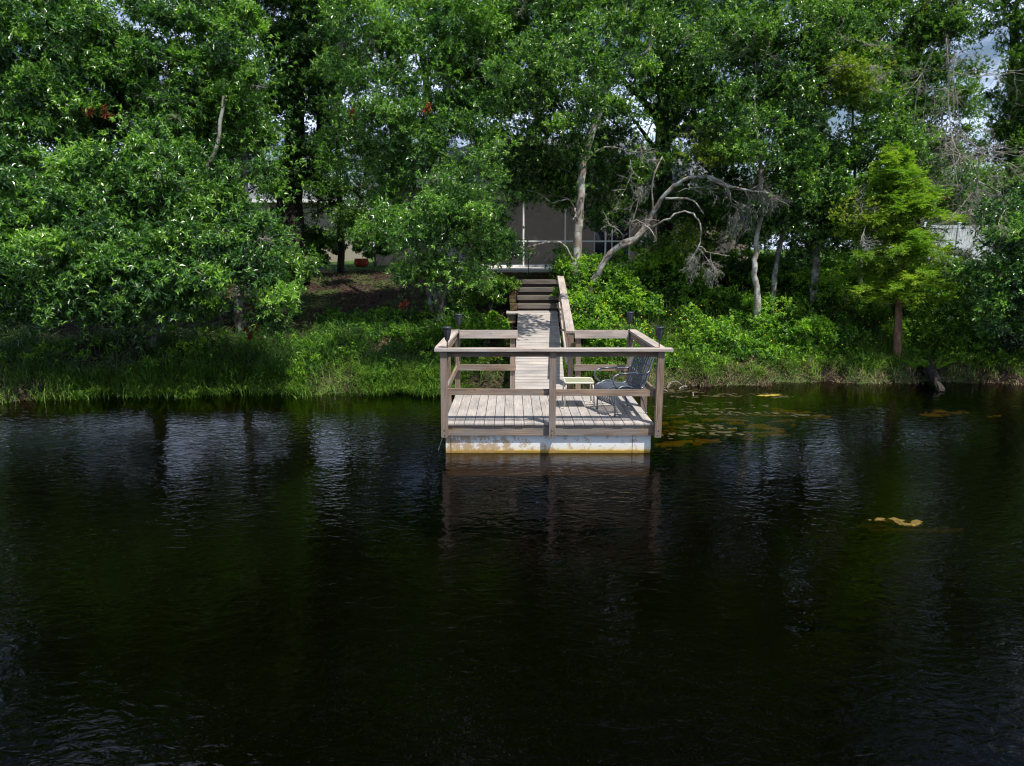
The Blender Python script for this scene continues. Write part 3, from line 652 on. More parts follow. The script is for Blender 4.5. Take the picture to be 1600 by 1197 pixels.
def tree(label, trunk_pts, mat_bark, mat_leaf, masses, L=.09, W=.03, limbs=(), group=None, name='oak_tree', twigs=10, tint=.5, per=66, dens=3.3, dead=(), cat='tree', moss=(), branch=True, trunk_r=1.0, cull=8, nl=8, seg=12):
    """trunk_pts / limbs: lists of (px, py, Y, radius m); masses: (px, py, Y, rx px, ry px, depth m[, density])"""
    base = P(*trunk_pts[0][:3]); zb = float(height(base[0], base[1])); org = np.array([base[0], base[1], zb])
    t = thing(name, label, cat, org, group)
    tb = MB(); skel = []
    def limb(spec, seg_, root=False):
        pts = np.array([P(*q[:3]) for q in spec]); rad = np.array([q[3] for q in spec])
        if root and pts[0][2] > zb - .1: pts = np.concatenate([[[pts[0][0], pts[0][1], zb - .2]], pts]); rad = np.concatenate([[rad[0] * 1.35], rad])
        k = 5; c = crom(pts, k); rr = np.interp(np.linspace(0, len(rad) - 1, len(c)), np.arange(len(rad)), rad)
        c[1:-1] += rng.normal(0, .012, (len(c) - 2, 3)); tb.tube(c, rr, seg_, True, .22); skel.append((c, rr)); return c
    limb(trunk_pts, seg, True)
    for lb in limbs: limb(lb, 8)
    cr = Crown(); allC = []; allr = []
    for ms in masses:
        px, py, Y, rx, ry, dy = ms[:6]; dn = ms[6] if len(ms) > 6 else 1.0
        if py < -30 and Y > 14: Y += 3.4; dy = min(dy, 1.5)
        c = P(px, py, Y); sc = np.linalg.norm(c - [0, 0, CAM_Z]) / FOC; rxm, rym = rx * sc, ry * sc
        far = py < -30; ls = 1.8 if far else 1.0
        rcm = .46 * (1.35 if far else 1)
        n = max(3, int(dens * dn * rxm * rym / (rcm * rcm * .8) * (.8 if far else 1)))
        C = centres(n, c, (rxm, dy, rym)); rc = rcm * rng.uniform(.65, 1.25, n)
        C = C[(k := keep(C, cull) | far)]; rc = rc[k]
        k2 = C[:, 2] > height(C[:, 0], C[:, 1]) + .15; C = C[k2]; rc = rc[k2]
        cr.blob(C, rc, int(per / (2.2 if far else 1)), L * ls, W * ls, tint=tint, nl=nl)
        if not far:      # loose sprays between the clumps
            C2 = centres(max(2, n // 5), c, (rxm * 1.05, dy * 1.05, rym * 1.05), .7); C2 = C2[keep(C2, 30) & (C2[:, 2] > height(C2[:, 0], C2[:, 1]) + .5)]
            cr.blob(C2, np.full(len(C2), .85), int(per * .8), L * .95, W * .9, tint=tint - .04, nl=nl, flat=.9)
        allC.append(C); allr.append(rc)
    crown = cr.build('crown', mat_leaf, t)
    # branches from the limbs out to the foliage
    if branch and allC:
        A = np.concatenate(allC); S = np.concatenate([q[0] for q in skel]); SR = np.concatenate([q[1] for q in skel])
        for c in A[rng.permutation(len(A))[:240]]:
            dd = S - c; cost = np.linalg.norm(dd, axis=1) + np.maximum(0, dd[:, 2] + .2) * 1.2; j = int(np.argmin(cost)); s0 = S[j]
            dist = np.linalg.norm(c - s0)
            if dist < .25: continue
            if dist > 1.6:   # leave via a waypoint so that far clusters share boughs
                pass
            m1 = s0 + (c - s0) * .35 + np.array([0, 0, .12 * dist]) + rng.normal(0, .05 * dist, 3); m2 = s0 + (c - s0) * .72 + np.array([0, 0, .06 * dist]) + rng.normal(0, .05 * dist, 3)
            r0 = min(SR[j] * .55, .010 + .011 * dist); tb.tube(crom([s0, m1, m2, c], 3), np.linspace(r0, .005, 10), 5, False)
            S = np.concatenate([S, [m1, m2]]); SR = np.concatenate([SR, [r0 * .8, r0 * .6]])
    tb.build('trunk', M[mat_bark] if isinstance(mat_bark, str) else mat_bark, t, True)
    # bare twigs showing pale among the leaves
    if twigs:
        twigs = int(twigs * 1.5); A = np.concatenate(allC)
        for c in A[rng.permutation(len(A))[:twigs]]:
            q = MB(); dead_branch(q, c + [0, -.2, 0], unit(rng.normal(size=3) * [1, .5, .5] + [0, -.3, -.1]), random.uniform(.35, .75), .009, 3); q.build('dead_twig', M['dead_twig'], t)
    if dead:
        dc = Crown()
        for px, py, Y in dead: dc.blob(P(px, py, Y)[None] + rng.normal(0, .05, (3, 3)), np.array([.09, .10, .08]), 5, .095, .03, .1, .5, 1.0, 6)
        dc.build('dead_leaves', M['leaf_dead'], t)
    if moss: moss_part(moss, t)
    return t
def dead_branch(q, p, d, L, r, lev, drop=.15):
    n = 5; pts = [p]; 
    for k in range(n):
        d = unit(d + rng.normal(0, .22, 3) + np.array([0, 0, -drop * .4])); pts.append(pts[-1] + d * L / n)
    q.tube(pts, np.linspace(r, r * .35, n + 1), 4 if r < .02 else 7, False)
    if lev > 0:
        for k in range(2 + lev):
            j = random.randint(1, n - 1); dead_branch(q, pts[j], unit(d + rng.normal(0, .75, 3)), L * random.uniform(.35, .62), r * .55, lev - 1, drop)
def moss_part(spots, parent, name='hanging_moss'):
    V = []; T = []
    for (px, py, Y, w, h, n) in spots:
        c = P(px, py, Y); sc = Y / FOC
        a = np.stack([c[0] + rng.normal(0, w * sc / 2.2, n), c[1] + rng.normal(0, .10, n), c[2] + rng.normal(0, .05, n)], 1)
        for p in a:
            l_ = h * sc * random.uniform(.3, 1.1); k = 6; path = p + np.cumsum(np.concatenate([[[0, 0, 0]], np.stack([rng.normal(0, .010, k), rng.normal(0, .01, k), -np.full(k, l_ / k)], 1)]), 0)
            for i in range(k):
                for rep in range(2):
                    d = unit(path[i + 1] - path[i] + rng.normal(0, l_ / k * .5, 3)); s = unit(np.cross(d, rng.normal(size=3))) * .004
                    b0 = path[i]; b1 = b0 + d * l_ / k * 1.2; V.append([b0 - s, b0 + s, b1 + s * .5, b1 - s * .5]); T += [random.random()] * 4
    V = np.array(V).reshape(-1, 3); np_mesh(name, V, np.arange(len(V)).reshape(-1, 4), M['moss'], parent, None, T)

# ------------------------------------------------------------------ the trees, left to right
big = 1.15
tree('big glossy oak spreading over the left end of the bank with a leaning pale trunk', [(236, 500, 16.6, .15), (222, 440, 16.7, .13), (196, 360, 16.8, .12), (160, 240, 17, .10), (120, 100, 17.2, .08), (100, -80, 17.4, .06)], 'bark_grey', M['leaf_oak'],
     [(60, 60, 16.8, 130, 110, 1.3), (190, 110, 16.6, 130, 120, 1.3), (90, 260, 16.4, 130, 95, 1.2), (240, 300, 15.4, 110, 80, 1.1), (110, 400, 13.9, 140, 75, 1.0), (230, 410, 13.9, 100, 60, .9), (30, 460, 13.8, 70, 40, .6), (170, 460, 13.8, 90, 38, .6),
      (300, 450, 13.9, 70, 38, .6), (110, -110, 17.2, 180, 110, 2.0, .8), (180, -310, 17.6, 150, 110, 2.2, .7), (-110, 200, 17, 110, 260, 1.8, .5), (30, 180, 17.5, 90, 70, 1.0), (260, 190, 17.4, 80, 60, 1.0), (150, 300, 14.8, 150, 70, .8, 1.0), (30, 340, 14.6, 60, 70, .7, .9), (330, 410, 14.0, 50, 30, .5), (-20, 440, 14.6, 50, 50, .6), (60, 478, 15.3, 80, 22, .4, .6), (200, 488, 15.4, 70, 20, .4, .6), (330, 470, 15.6, 50, 22, .4, .6), (120, 474, 13.8, 70, 16, .4, .7), (255, 474, 13.9, 60, 16, .4, .7)], L=.115, W=.037, limbs=[[(222, 440, 16.7, .09), (270, 340, 16.4, .07), (330, 250, 16.3, .05), (350, 150, 16.3, .03)], [(196, 360, 16.8, .08), (110, 330, 16.4, .06), (40, 300, 16.4, .04)], [(236, 500, 16.6, .08), (180, 470, 16.0, .06), (110, 440, 15.8, .03)]],
     name='oak_tree', dead=[(140, 178, 15.4), (165, 176, 15.5)], tint=.50)
tree('oak with a slender grey trunk and a low bright bough near the water edge', [(375, 490, 17.6, .12), (373, 430, 17.7, .11), (377, 330, 17.8, .10), (383, 250, 17.8, .09), (378, 120, 17.8, .07), (372, -60, 18, .05)], 'bark_grey', M['leaf_oak'],
     [(395, 290, 16.2, 40, 40, .6, .6), (380, 365, 14.5, 70, 55, .8), (335, 310, 17, 50, 50, .8), (425, 465, 14.2, 48, 48, .6, 1.3), (400, 385, 14.4, 40, 45, .6, 1.2), (330, 70, 17, 90, 90, 1.1, .9), (300, 190, 17.2, 90, 70, 1.1), (360, 190, 17.8, 70, 60, .9, .9), (270, 250, 17, 60, 45, .8), (440, 410, 17.4, 50, 34, .6, .9), (340, -130, 18, 130, 110, 1.8, .8), (330, -320, 18, 160, 110, 2.2, .7)],
     L=.11, W=.036, limbs=[[(373, 430, 17.7, .06), (400, 400, 16.8, .04), (430, 440, 16.2, .02)], [(377, 330, 17.8, .05), (340, 310, 17.2, .03)], [(383, 250, 17.8, .06), (340, 180, 17.4, .04), (310, 90, 17.2, .02)]], dead=[(415, 345, 16.0), (418, 352, 16.0), (391, 521, 15.5), (393, 515, 15.5)], tint=.55)
tree('tall dark vine covered oak forking low behind the slender grey trunk', [(455, 425, 22.5, .42), (455, 330, 22.5, .36), (458, 250, 22.5, .33), (462, 120, 22.5, .26), (465, 0, 22.6, .2), (462, -150, 22.8, .14)], 'bark_dark', M['leaf_dark'],
     [(430, 60, 22, 80, 90, 1.6, .7), (490, 150, 22.2, 60, 80, 1.2, .7), (390, 30, 22.5, 70, 60, 1.4, .55), (480, 30, 22, 70, 60, 1.4, .8), (430, -150, 23, 160, 120, 2.4, .8), (450, -320, 23.5, 190, 110, 2.6, .7), (450, -560, 23.5, 260, 120, 2.2, .7), (465, 245, 22, 50, 34, .6, .8), (420, 290, 22.4, 50, 26, .6, .7), (430, 350, 22.6, 40, 26, .6, .6), (505, 300, 22.0, 50, 34, .6, .9), (420, 345, 21.6, 40, 26, .6, .8), (545, 345, 21.5, 30, 30, .5, .8), (350, 320, 23, 60, 50, .9, .8),  (400, 150, 22.5, 60, 60, 1.2, .8), (520, 90, 22.4, 50, 90, 1.2, .9), (350, 240, 23, 50, 50, 1, .8)],
     L=.09, W=.034, limbs=[[(455, 330, 22.5, .2), (425, 285, 22.4, .17), (400, 230, 22.2, .12), (385, 150, 22, .08)], [(458, 290, 22.5, .22), (495, 240, 22.4, .18), (505, 130, 22.3, .12), (512, 20, 22.3, .08)], [(456, 420, 22.5, .2), (440, 330, 22.3, .17), (448, 240, 22.3, .12)]], twigs=0, tint=.4)
tree('small straight trunked tree standing on red mulch beside the rust red pot', [(533, 416, 23.8, .12), (531, 330, 23.8, .10), (528, 230, 23.8, .08), (530, 100, 23.8, .05)], 'bark_dark', M['leaf_mid'],
     [(530, 120, 23.6, 60, 110, 1.2, .8), (580, 230, 23.4, 50, 80, 1.0, .8), (575, 320, 23.2, 34, 44, .6, 1.0), (560, 360, 23, 24, 20, .5, .6),  (500, 250, 23.6, 40, 40, .8, .7), (520, -60, 24, 110, 90, 1.8, .8)], L=.085, W=.03, twigs=6, dead=(), tint=.5)
tree('dense bright leaved oak left of the gangway hanging down over grey multiple stems', [(690, 490, 18.2, .13), (688, 430, 18.2, .12), (682, 340, 18.2, .11), (675, 220, 18.2, .10), (660, 80, 18.3, .08), (655, -90, 18.5, .06)], 'bark_grey', M['leaf_oak'],
     [(590, 60, 17.4, 110, 85, 1.3, 1.1), (690, 110, 17.2, 105, 95, 1.3, 1.1), (620, 190, 17.0, 100, 80, 1.2, 1.1), (700, 250, 16.9, 90, 80, 1.1, 1.1), (620, 300, 17.2, 62, 70, 1.0, .9), (700, 345, 14.8, 95, 60, 1.0, 1.2), (650, 392, 14.7, 80, 45, .8, 1.1), (745, 378, 14.9, 55, 50, .7, 1.1), (700, 430, 14.8, 60, 28, .6),
      (755, 440, 17.4, 45, 36, .5, .8), (730, 20, 17.6, 90, 60, 1.4), (610, 362, 15.0, 50, 40, .7, .9), (750, 180, 18, 60, 60, 1), (560, 240, 17.6, 50, 60, .8, .9), (640, -120, 18, 200, 120, 2.2, .9), (650, -320, 18.4, 230, 110, 2.4, .8), (650, -560, 18.4, 260, 120, 2.2, .7)],
     L=.095, W=.028, limbs=[[(690, 490, 18.2, .08), (700, 440, 18, .07), (720, 380, 17.6, .05), (750, 330, 17.2, .03)], [(690, 490, 18.2, .08), (660, 400, 17.8, .05), (640, 320, 17.4, .03)], [(676, 490, 18.3, .07), (668, 440, 18.2, .06), (650, 300, 18, .05), (600, 180, 17.8, .03)]], dead=[(628, 474, 16.1), (667, 171, 16.0), (550, 173, 16.6)], tint=.62, twigs=26)
tree('oak with a pale mottled slanting trunk right beside the top of the handrail', [(897, 470, 18.6, .135), (901, 400, 18.6, .12), (906, 320, 18.6, .105), (911, 255, 18.6, .10), (930, 190, 18.6, .10), (950, 130, 18.5, .09), (972, 70, 18.4, .07), (985, -40, 18.3, .05)], 'bark_pale', M['leaf_mid'],
     [(850, 90, 17.8, 90, 80, 1.2), (870, 180, 17.6, 85, 60, 1.1), (820, 260, 18.3, 40, 45, .9, 1.1), (880, 265, 19.6, 50, 42, .8, 1.0), (960, 130, 19.6, 60, 80, .9, .5), (990, 40, 18.2, 70, 60, 1.2, .8), (900, 20, 17.6, 90, 60, 1.2), (800, 30, 18.6, 80, 60, 1.2), (800, 170, 19, 60, 60, 1.2, .8), (1030, 245, 18.3, 30, 30, .4, .6), (900, -130, 18.6, 200, 120, 2.2, .9), (900, -320, 19, 230, 110, 2.4, .8), (900, -560, 19, 260, 120, 2.2, .7), (875, 395, 19.3, 14, 20, .4, .7), (890, 115, 13.7, 110, 60, .9, .75), (960, 100, 13.6, 60, 40, .7, .4), (795, 270, 19.4, 50, 70, 1.0, 1.2), (772, 350, 18.6, 32, 56, .6, 1.3), (786, 388, 17.6, 26, 26, .4, 1.3), (888, 300, 19.2, 36, 40, .5, .9), (845, 285, 20, 50, 26, .6, 1.2), (880, 280, 20.4, 70, 40, 1.0, 1.2), (950, 270, 20.6, 60, 50, .9, 1.1), (950, 200, 20, 60, 50, 1, .9), (770, 100, 19, 60, 70, 1)],
     L=.088, W=.032, limbs=[[(945, 140, 18.5, .06), (975, 100, 18.2, .045), (1010, 80, 18, .03), (1020, 40, 18, .02)], [(911, 255, 18.6, .05), (890, 190, 18.2, .04), (850, 120, 18, .02)], [(950, 130, 18.5, .05), (925, 60, 18.2, .035), (915, -40, 18.2, .02)], [(902, 345, 18.5, .022), (893, 316, 18.1, .018), (880, 312, 17.9, .015), (862, 318, 17.8, .01)], [(897, 335, 18.4, .02), (899, 325, 18.0, .02), (899, 338, 17.9, .015), (893, 346, 17.9, .01)]], tint=.52, twigs=30)
arch = tree('leaning tree right of the handrail whose bare pale bough arches over and trails grey moss', [(922, 462, 18.0, .095), (935, 425, 17.9, .085), (960, 390, 17.8, .075), (1000, 365, 17.7, .068), (1020, 335, 17.6, .058), (1042, 300, 17.4, .05), (1072, 280, 17.2, .042), (1105, 276, 17.0, .035), (1135, 290, 16.9, .026), (1143, 316, 16.9, .012)], 'bark_pale', M['leaf_yellow'],
     [(1098, 235, 17.2, 34, 36, .5, .9), (950, 400, 17.3, 10, 20, .3, .6), (1080, 370, 17.8, 22, 30, .4, .4)], L=.08, W=.03, limbs=[[(960, 390, 17.8, .05), (990, 378, 17.6, .045), (1015, 350, 17.5, .03)], [(1105, 276, 17, .03), (1125, 288, 16.8, .028), (1160, 296, 16.7, .022), (1200, 302, 16.6, .012)], [(1135, 290, 16.9, .022), (1165, 300, 16.8, .018), (1172, 328, 16.8, .01)],
      [(1000, 365, 17.7, .03), (1030, 350, 17.2, .025), (1070, 330, 17, .022), (1094, 350, 16.9, .02), (1092, 385, 16.9, .015), (1075, 410, 16.8, .01)], [(1040, 310, 17.4, .028), (1080, 312, 17, .02), (1100, 335, 16.9, .015)], [(1020, 335, 17.6, .022), (1020, 280, 17.4, .02), (1035, 245, 17.4, .015)], [(975, 360, 17.6, .015), (990, 345, 17.3, .014), (1010, 352, 17.2, .012), (1025, 372, 17.1, .008)],
      [(1092, 385, 16.9, .012), (1110, 395, 16.8, .012), (1140, 400, 16.7, .008)]], name='leaning_tree', dens=1.6, tint=.6, twigs=0,
     moss=[(1200, 302, 16.6, 30, 30, 45), (1166, 318, 16.8, 14, 50, 34), (1000, 292, 17.3, 12, 24, 40), (1083, 400, 16.85, 12, 34, 40), (1110, 420, 16.8, 10, 30, 40), (1150, 335, 16.8, 10, 40, 30)], branch=False)
q = MB()
for (px, py, Y, dx, dz, L) in ((1150, 296, 16.8, 1, -.3, .7), (1185, 300, 16.7, 1, -.2, .6), (1170, 298, 16.8, .8, .4, .5), (1092, 385, 16.9, .6, -.8, .7), (1110, 395, 16.8, .5, -.8, .7), (985, 250, 17.4, .2, -1, .9), (1000, 225, 17.6, .1, -1, .7), (1060, 300, 17.2, .7, .6, .8), (1200, 302, 16.7, .9, -.5, .5), (1130, 290, 16.9, .3, -1, .8), (1075, 410, 16.8, .4, -.9, .5), (1030, 345, 17.4, -.6, .2, .7), (975, 370, 17.6, -.4, .8, .7), (1000, 300, 17.4, -.2, -1, .8)):
    q = MB(); dead_branch(q, P(px, py, Y), unit(np.array([dx, -.1, dz])), L, .010, 3); q.build('dead_twig', M['dead_twig'], arch)
tree('tall dark trunked oak standing close against the house roof gap', [(1040, 400, 22.0, .28), (1038, 300, 22, .25), (1036, 200, 22, .22), (1040, 90, 22, .18), (1045, -60, 22.2, .12)], 'bark_dark', M['leaf_mid'],
     [(1080, 60, 20.8, 90, 80, 1.4), (1110, 160, 20.4, 80, 60, 1.2), (1000, 140, 21.6, 50, 40, 1, .5), (1080, 320, 20.6, 50, 40, 1.0, .9), (1030, 10, 21.4, 100, 50, 1.6, .8), (990, 270, 22.2, 60, 40, .8, 1.0), (1060, 380, 20.6, 60, 30, .8, .9), (1110, 330, 20.4, 50, 60, .9, 1.1), (1000, 320, 20.5, 60, 34, .7, 1.0), (940, 340, 20.0, 36, 50, .5, .9), (985, 375, 19.6, 34, 24, .4, .7), (1050, 150, 21, 60, 60, 1, 1), (1120, 240, 20.2, 60, 50, 1, 1), (1070, -140, 21.6, 180, 120, 2.2, .8), (1060, -320, 22, 210, 110, 2.4, .7), (1060, -560, 22, 260, 120, 2.2, .7)],
     L=.09, W=.033, limbs=[[(1036, 200, 22, .12), (1000, 150, 21.8, .09), (955, 100, 21.8, .07), (948, -20, 21.8, .05)], [(1036, 230, 22, .1), (1080, 180, 21.4, .07), (1110, 110, 21, .04)], [(1036, 250, 22, .10), (1010, 215, 21.7, .06), (985, 180, 21.5, .03)]], tint=.42, twigs=16)
G3 = 'thin stemmed trees on the right bank'
tree('thin pale stemmed tree right of the hanging moss, leftmost of three', [(1184, 470, 17.2, .075), (1178, 420, 17.2, .065), (1182, 380, 17.2, .06), (1190, 300, 17.1, .05), (1180, 180, 17.1, .035)], 'bark_pale', M['leaf_mid'],
     [(1200, 330, 17.5, 55, 45, .8), (1170, 200, 17.0, 60, 70, 1.1), (1225, 250, 17.3, 60, 60, 1.0), (1160, 90, 17.6, 70, 80, 1.2, .9), (1185, 360, 17.8, 44, 24, .5, 1.2), (1150, 290, 18.4, 50, 60, .9, .9)], L=.088, W=.033, group=G3, tint=.5, twigs=14)
tree('thin slanting dark stemmed tree in the middle of three on the right bank', [(1206, 470, 17.8, .07), (1212, 420, 17.8, .06), (1221, 375, 17.8, .055), (1240, 300, 17.7, .045), (1260, 150, 17.6, .03)], 'bark_grey', M['leaf_mid'],
     [(1270, 290, 17.6, 60, 50, .9), (1250, 160, 17.6, 70, 70, 1.2), (1240, 60, 17.8, 80, 60, 1.3, .9), (1270, 345, 17.7, 60, 36, .7), (1215, 150, 18.4, 60, 60, 1), (1200, 40, 18.4, 80, 60, 1.2)], L=.088, W=.033, group=G3, tint=.55, twigs=14)
tree('thicker brown stemmed tree just left of the feathery cypress, rightmost of three', [(1272, 470, 18.0, .11), (1274, 420, 18, .10), (1278, 340, 18, .09), (1285, 200, 18, .07), (1290, 40, 18.2, .05)], 'bark_grey', M['leaf_mid'],
     [(1330, 325, 17.5, 60, 50, .8), (1320, 365, 18.0, 60, 24, .7), (1330, 180, 17.6, 70, 60, 1.1, .9), (1310, 110, 18.4, 80, 70, 1.2, .9), (1310, 240, 18, 60, 50, 1.0, .9), (1390, 240, 17.2, 50, 50, .8, .8), (1250, -120, 18.4, 200, 120, 2.2, .8), (1260, -320, 18.6, 230, 110, 2.4, .7), (1260, -560, 18.6, 260, 120, 2.2, .7), (1250, 395, 18.2, 44, 18, .5, .8), (1215, 345, 19, 50, 22, .5, 1.2)], L=.088, W=.033, group=G3, tint=.55, twigs=20)
yb = Crown()
tree('slim tree with a few yellow green leaf tufts before the dark trunk on the right', [(1345, 430, 18.6, .05), (1340, 330, 18.4, .04), (1333, 220, 18, .03), (1332, 140, 17.8, .02)], 'bark_pale', M['leaf_yellow'],
     [(1338, 140, 16.9, 34, 26, .5, .55), (1322, 112, 17, 14, 10, .3, .6), (1360, 345, 16.3, 30, 16, .4, .4)], L=.085, W=.034, tint=.75, twigs=8)
tree('tall dark oak on the right draped with bare drooping twigs', [(1425, 420, 20.5, .26), (1422, 300, 20.4, .23), (1415, 180, 20.2, .2), (1428, 90, 20, .17), (1445, 0, 19.8, .13), (1455, -120, 19.8, .1)], 'bark_dark', M['leaf_dark'],
     [(1400, 60, 18.8, 80, 70, 1.2, .9), (1430, 160, 18.6, 70, 60, 1.0, .8), (1340, 40, 19.4, 90, 60, 1.2, 1.0), (1470, 30, 19, 50, 50, 1, .8), (1480, 320, 18.6, 40, 40, .8, .8), (1390, 170, 19.4, 60, 60, 1, .8), (1450, 260, 18.8, 50, 40, .8, .7), (1500, 180, 19.2, 40, 70, .7, .6), (1490, 20, 19.6, 50, 40, .8, .8), (1430, -130, 20, 160, 110, 2.2, .6), (1440, -320, 20, 180, 100, 2.4, .5)],
     L=.088, W=.032, limbs=[[(1415, 180, 20.2, .12), (1380, 90, 19.8, .08), (1340, 30, 19.6, .05)], [(1428, 90, 20, .1), (1460, 50, 19.2, .06), (1480, 60, 18, .035), (1478, 110, 17.4, .02)]], tint=.55, twigs=20, dead=[(1443, 12, 18.6), (1448, 18, 18.6), (1152, 139, 19)])
TWS = []
for (px, py, Y, dx, L, r) in ((1478, 60, 17.0, .0, 3.4, .020), (1462, 70, 17.1, .03, 3.0, .017), (1492, 80, 17.0, .08, 2.8, .015), (1520, 300, 15.6, .1, 1.6, .014), (1530, 250, 15.8, -.05, 2.0, .014), (1470, 170, 17.2, .25, 2.2, .018), (1480, 190, 17.2, .35, 2.4, .02), (1500, 240, 17.1, .3, 2.2, .018), (1520, 260, 17.0, .15, 2.2, .018), (1490, 220, 17.2, .2, 1.6, .014), (1510, 250, 17.1, .4, 1.4, .012)):
    TWS.append((px, py, Y, dx, L, r))
tw = thing('bare_branch', 'pale leafless drooping branch hanging in front of the dark oak on the right', 'dead branch', P(1478, 60, 17.3)); [(q := MB(), dead_branch(q, P(a[0], a[1], a[2]), unit(np.array([a[3], 0, -1.0])), a[4], a[5] * .9, 4, .1), q.build('twig', M['dead_twig'], tw)) for a in TWS]
tree('dark oak at the right edge with the sky showing left of its crown', [(1590, 430, 20.8, .2), (1588, 300, 20.8, .17), (1586, 160, 20.8, .14), (1584, 20, 20.8, .1)], 'bark_dark', M['leaf_dark'],
     [(1610, 90, 20, 60, 90, 1.2, .9), (1580, 210, 20, 45, 60, 1, .9), (1560, 280, 19.4, 40, 34, .8, .9), (1530, 330, 19, 40, 40, .8, .9), (1640, 220, 20, 60, 110, 1.4), (1585, 20, 20.4, 40, 40, 1, .6), (1600, 310, 19.6, 50, 40, .9, .9), (1600, -110, 21, 80, 90, 1.6, .6), (1720, 150, 20, 90, 250, 2, .7)], L=.09, W=.033, tint=.55, twigs=10)
tree('bushy glossy leaved tree leaning in at the right edge over the bank', [(1600, 560, 16.4, .10), (1592, 480, 16.3, .09), (1575, 380, 16.3, .07), (1560, 300, 16.3, .05)], 'bark_grey', M['leaf_oak'],
     [(1570, 350, 15.0, 46, 40, .7), (1575, 430, 14.9, 56, 45, .7), (1560, 485, 14.9, 55, 34, .6), (1520, 455, 15.9, 36, 26, .4, .8), (1620, 400, 15.9, 50, 100, .9), (1500, 300, 17, 30, 24, .5, .5), (1650, 500, 16, 60, 60, .9)], L=.095, W=.036, tint=.42, twigs=14)

# bald cypress: layered feathery sprays on near horizontal branches
def cypress():
    t = thing('cypress_tree', 'young feathery bright yellow green cypress with a thin red brown trunk near the water', 'tree', (P(1403, 535, 16.3)[0], 16.3, float(height(P(1403, 535, 16.3)[0], 16.3))))
    b = MB(); pts = [P(1403, 545, 16.3), P(1405, 465, 16.3), P(1409, 380, 16.3), P(1408, 300, 16.3), P(1398, 235, 16.3)]
    pts[0][2] = height(pts[0][0], 16.3) - .15; b.tube(crom(pts, 5), np.linspace(.095, .015, 21), 10, True, .15)
    cr = []; T = []
    z0, z1 = P(1405, 470, 16.3)[2], P(1400, 232, 16.3)[2]
    for k in range(230):
        f = rng.random() ** 1.0; z = z0 + (z1 - z0) * f; R_ = (1.28 * (1 - f) ** .6 + .14) * random.choice([.45, .7, .85, 1.0, 1.25])
        if f < .15: R_ *= .6 + 2 * f
        a = rng.random() * 2 * math.pi; x0 = np.interp(z, [p[2] for p in pts], [p[0] for p in pts]); p0 = np.array([x0, 16.3, z]); d = np.array([math.cos(a), math.sin(a), .15]); br = [p0 + d * R_ * s + np.array([0, 0, -.22 * R_ * s * s]) for s in np.linspace(0, 1, 6)]
        b.tube(br, np.linspace(.014, .003, 6), 4, False)
        br = np.array(br); n = int(46 * R_) + 8
        s = rng.random(n) ** .7; base = np.stack([np.interp(s * 5, range(6), br[:, i]) for i in range(3)], 1)
        sd_ = rng.choice([-1, 1], n); per_ = np.array([-math.sin(a), math.cos(a), 0]); dd = unit(d * .6 + per_ * sd_[:, None] * rng.uniform(.3, 1, n)[:, None] + rng.normal(0, .38, (n, 3)) + [0, 0, -.05])
        ln = rng.uniform(.12, .26, n) * (1.1 - s * .3)
        if True:
            m = 9   # leaflets along each little spray
            fi = np.repeat(np.arange(n), m); u = np.tile(np.linspace(.12, 1, m), n); q = base[fi] + dd[fi] * (ln[fi] * u)[:, None]; q[:, 2] -= .35 * (ln[fi] * u) ** 2 * 4 * .3
            sg = np.tile(np.array([1, -1] * m)[:m], n); pv = unit(np.cross(dd[fi], [0, 0, 1.])) * sg[:, None]
            ld = unit(pv * .9 + dd[fi] * .7 + rng.normal(0, .2, (len(fi), 3)))
            V = leaves(q, ld, unit(np.array([0, 0, 1.]) + rng.normal(0, .45, (len(fi), 3))), rng.uniform(.045, .08, len(fi)), np.full(len(fi), .022), .05)
            cr.append(V.reshape(-1, 3)); T.append(np.repeat(np.clip(.55 + rng.normal(0, .15) + (u - .5) * .3 + rng.normal(0, .1, len(fi)), 0, 1), 4))
    b.build('trunk', M['bark_red'], t, True); V = np.concatenate(cr); np_mesh('crown', V, np.arange(len(V)).reshape(-1, 4), M['leaf_cypress'], t, None, np.concatenate(T))
cypress()

# ------------------------------------------------------------------ far trees behind the houses, crowns shared
def far_tree(label, loc, h, w, mat, n=90):
    t = thing('far_tree', label, 'tree', loc, 'trees beyond the houses'); o = np.array(loc, float)
    c = Crown(); C = centres(n, o + [0, 0, h * .6], (w, w, h * .42), .4); c.blob(C, rng.uniform(.6, 1.1, n) * w * .24, 34, .30, .15, tint=.5, nl=6); c.build('crown', mat, t)
    b = MB(); b.tube(crom([o + [0, 0, -.3], o + [.1, 0, h * .3], o + [-.1, .1, h * .75]], 4), np.linspace(.3, .1, 9), 8)
    for k in range(6): a = k; b.tube(crom([o + [0, 0, h * .3], o + [math.cos(a) * w * .4, math.sin(a) * w * .4, h * .5], o + [math.cos(a) * w * .7, math.sin(a) * w * .7, h * .72]], 3), np.linspace(.12, .03, 7), 6)
    b.build('trunk', M['bark_dark'], t); return t
fa = far_tree('broad light green tree beyond the lawn behind the low forked oak', (-15.5, 50, 2.3), 6.0, 4.2, M['leaf_far'])
fb = far_tree('round dark tree directly behind the house roof', (6, 58, 2.3), 8.5, 5, M['leaf_mid'])
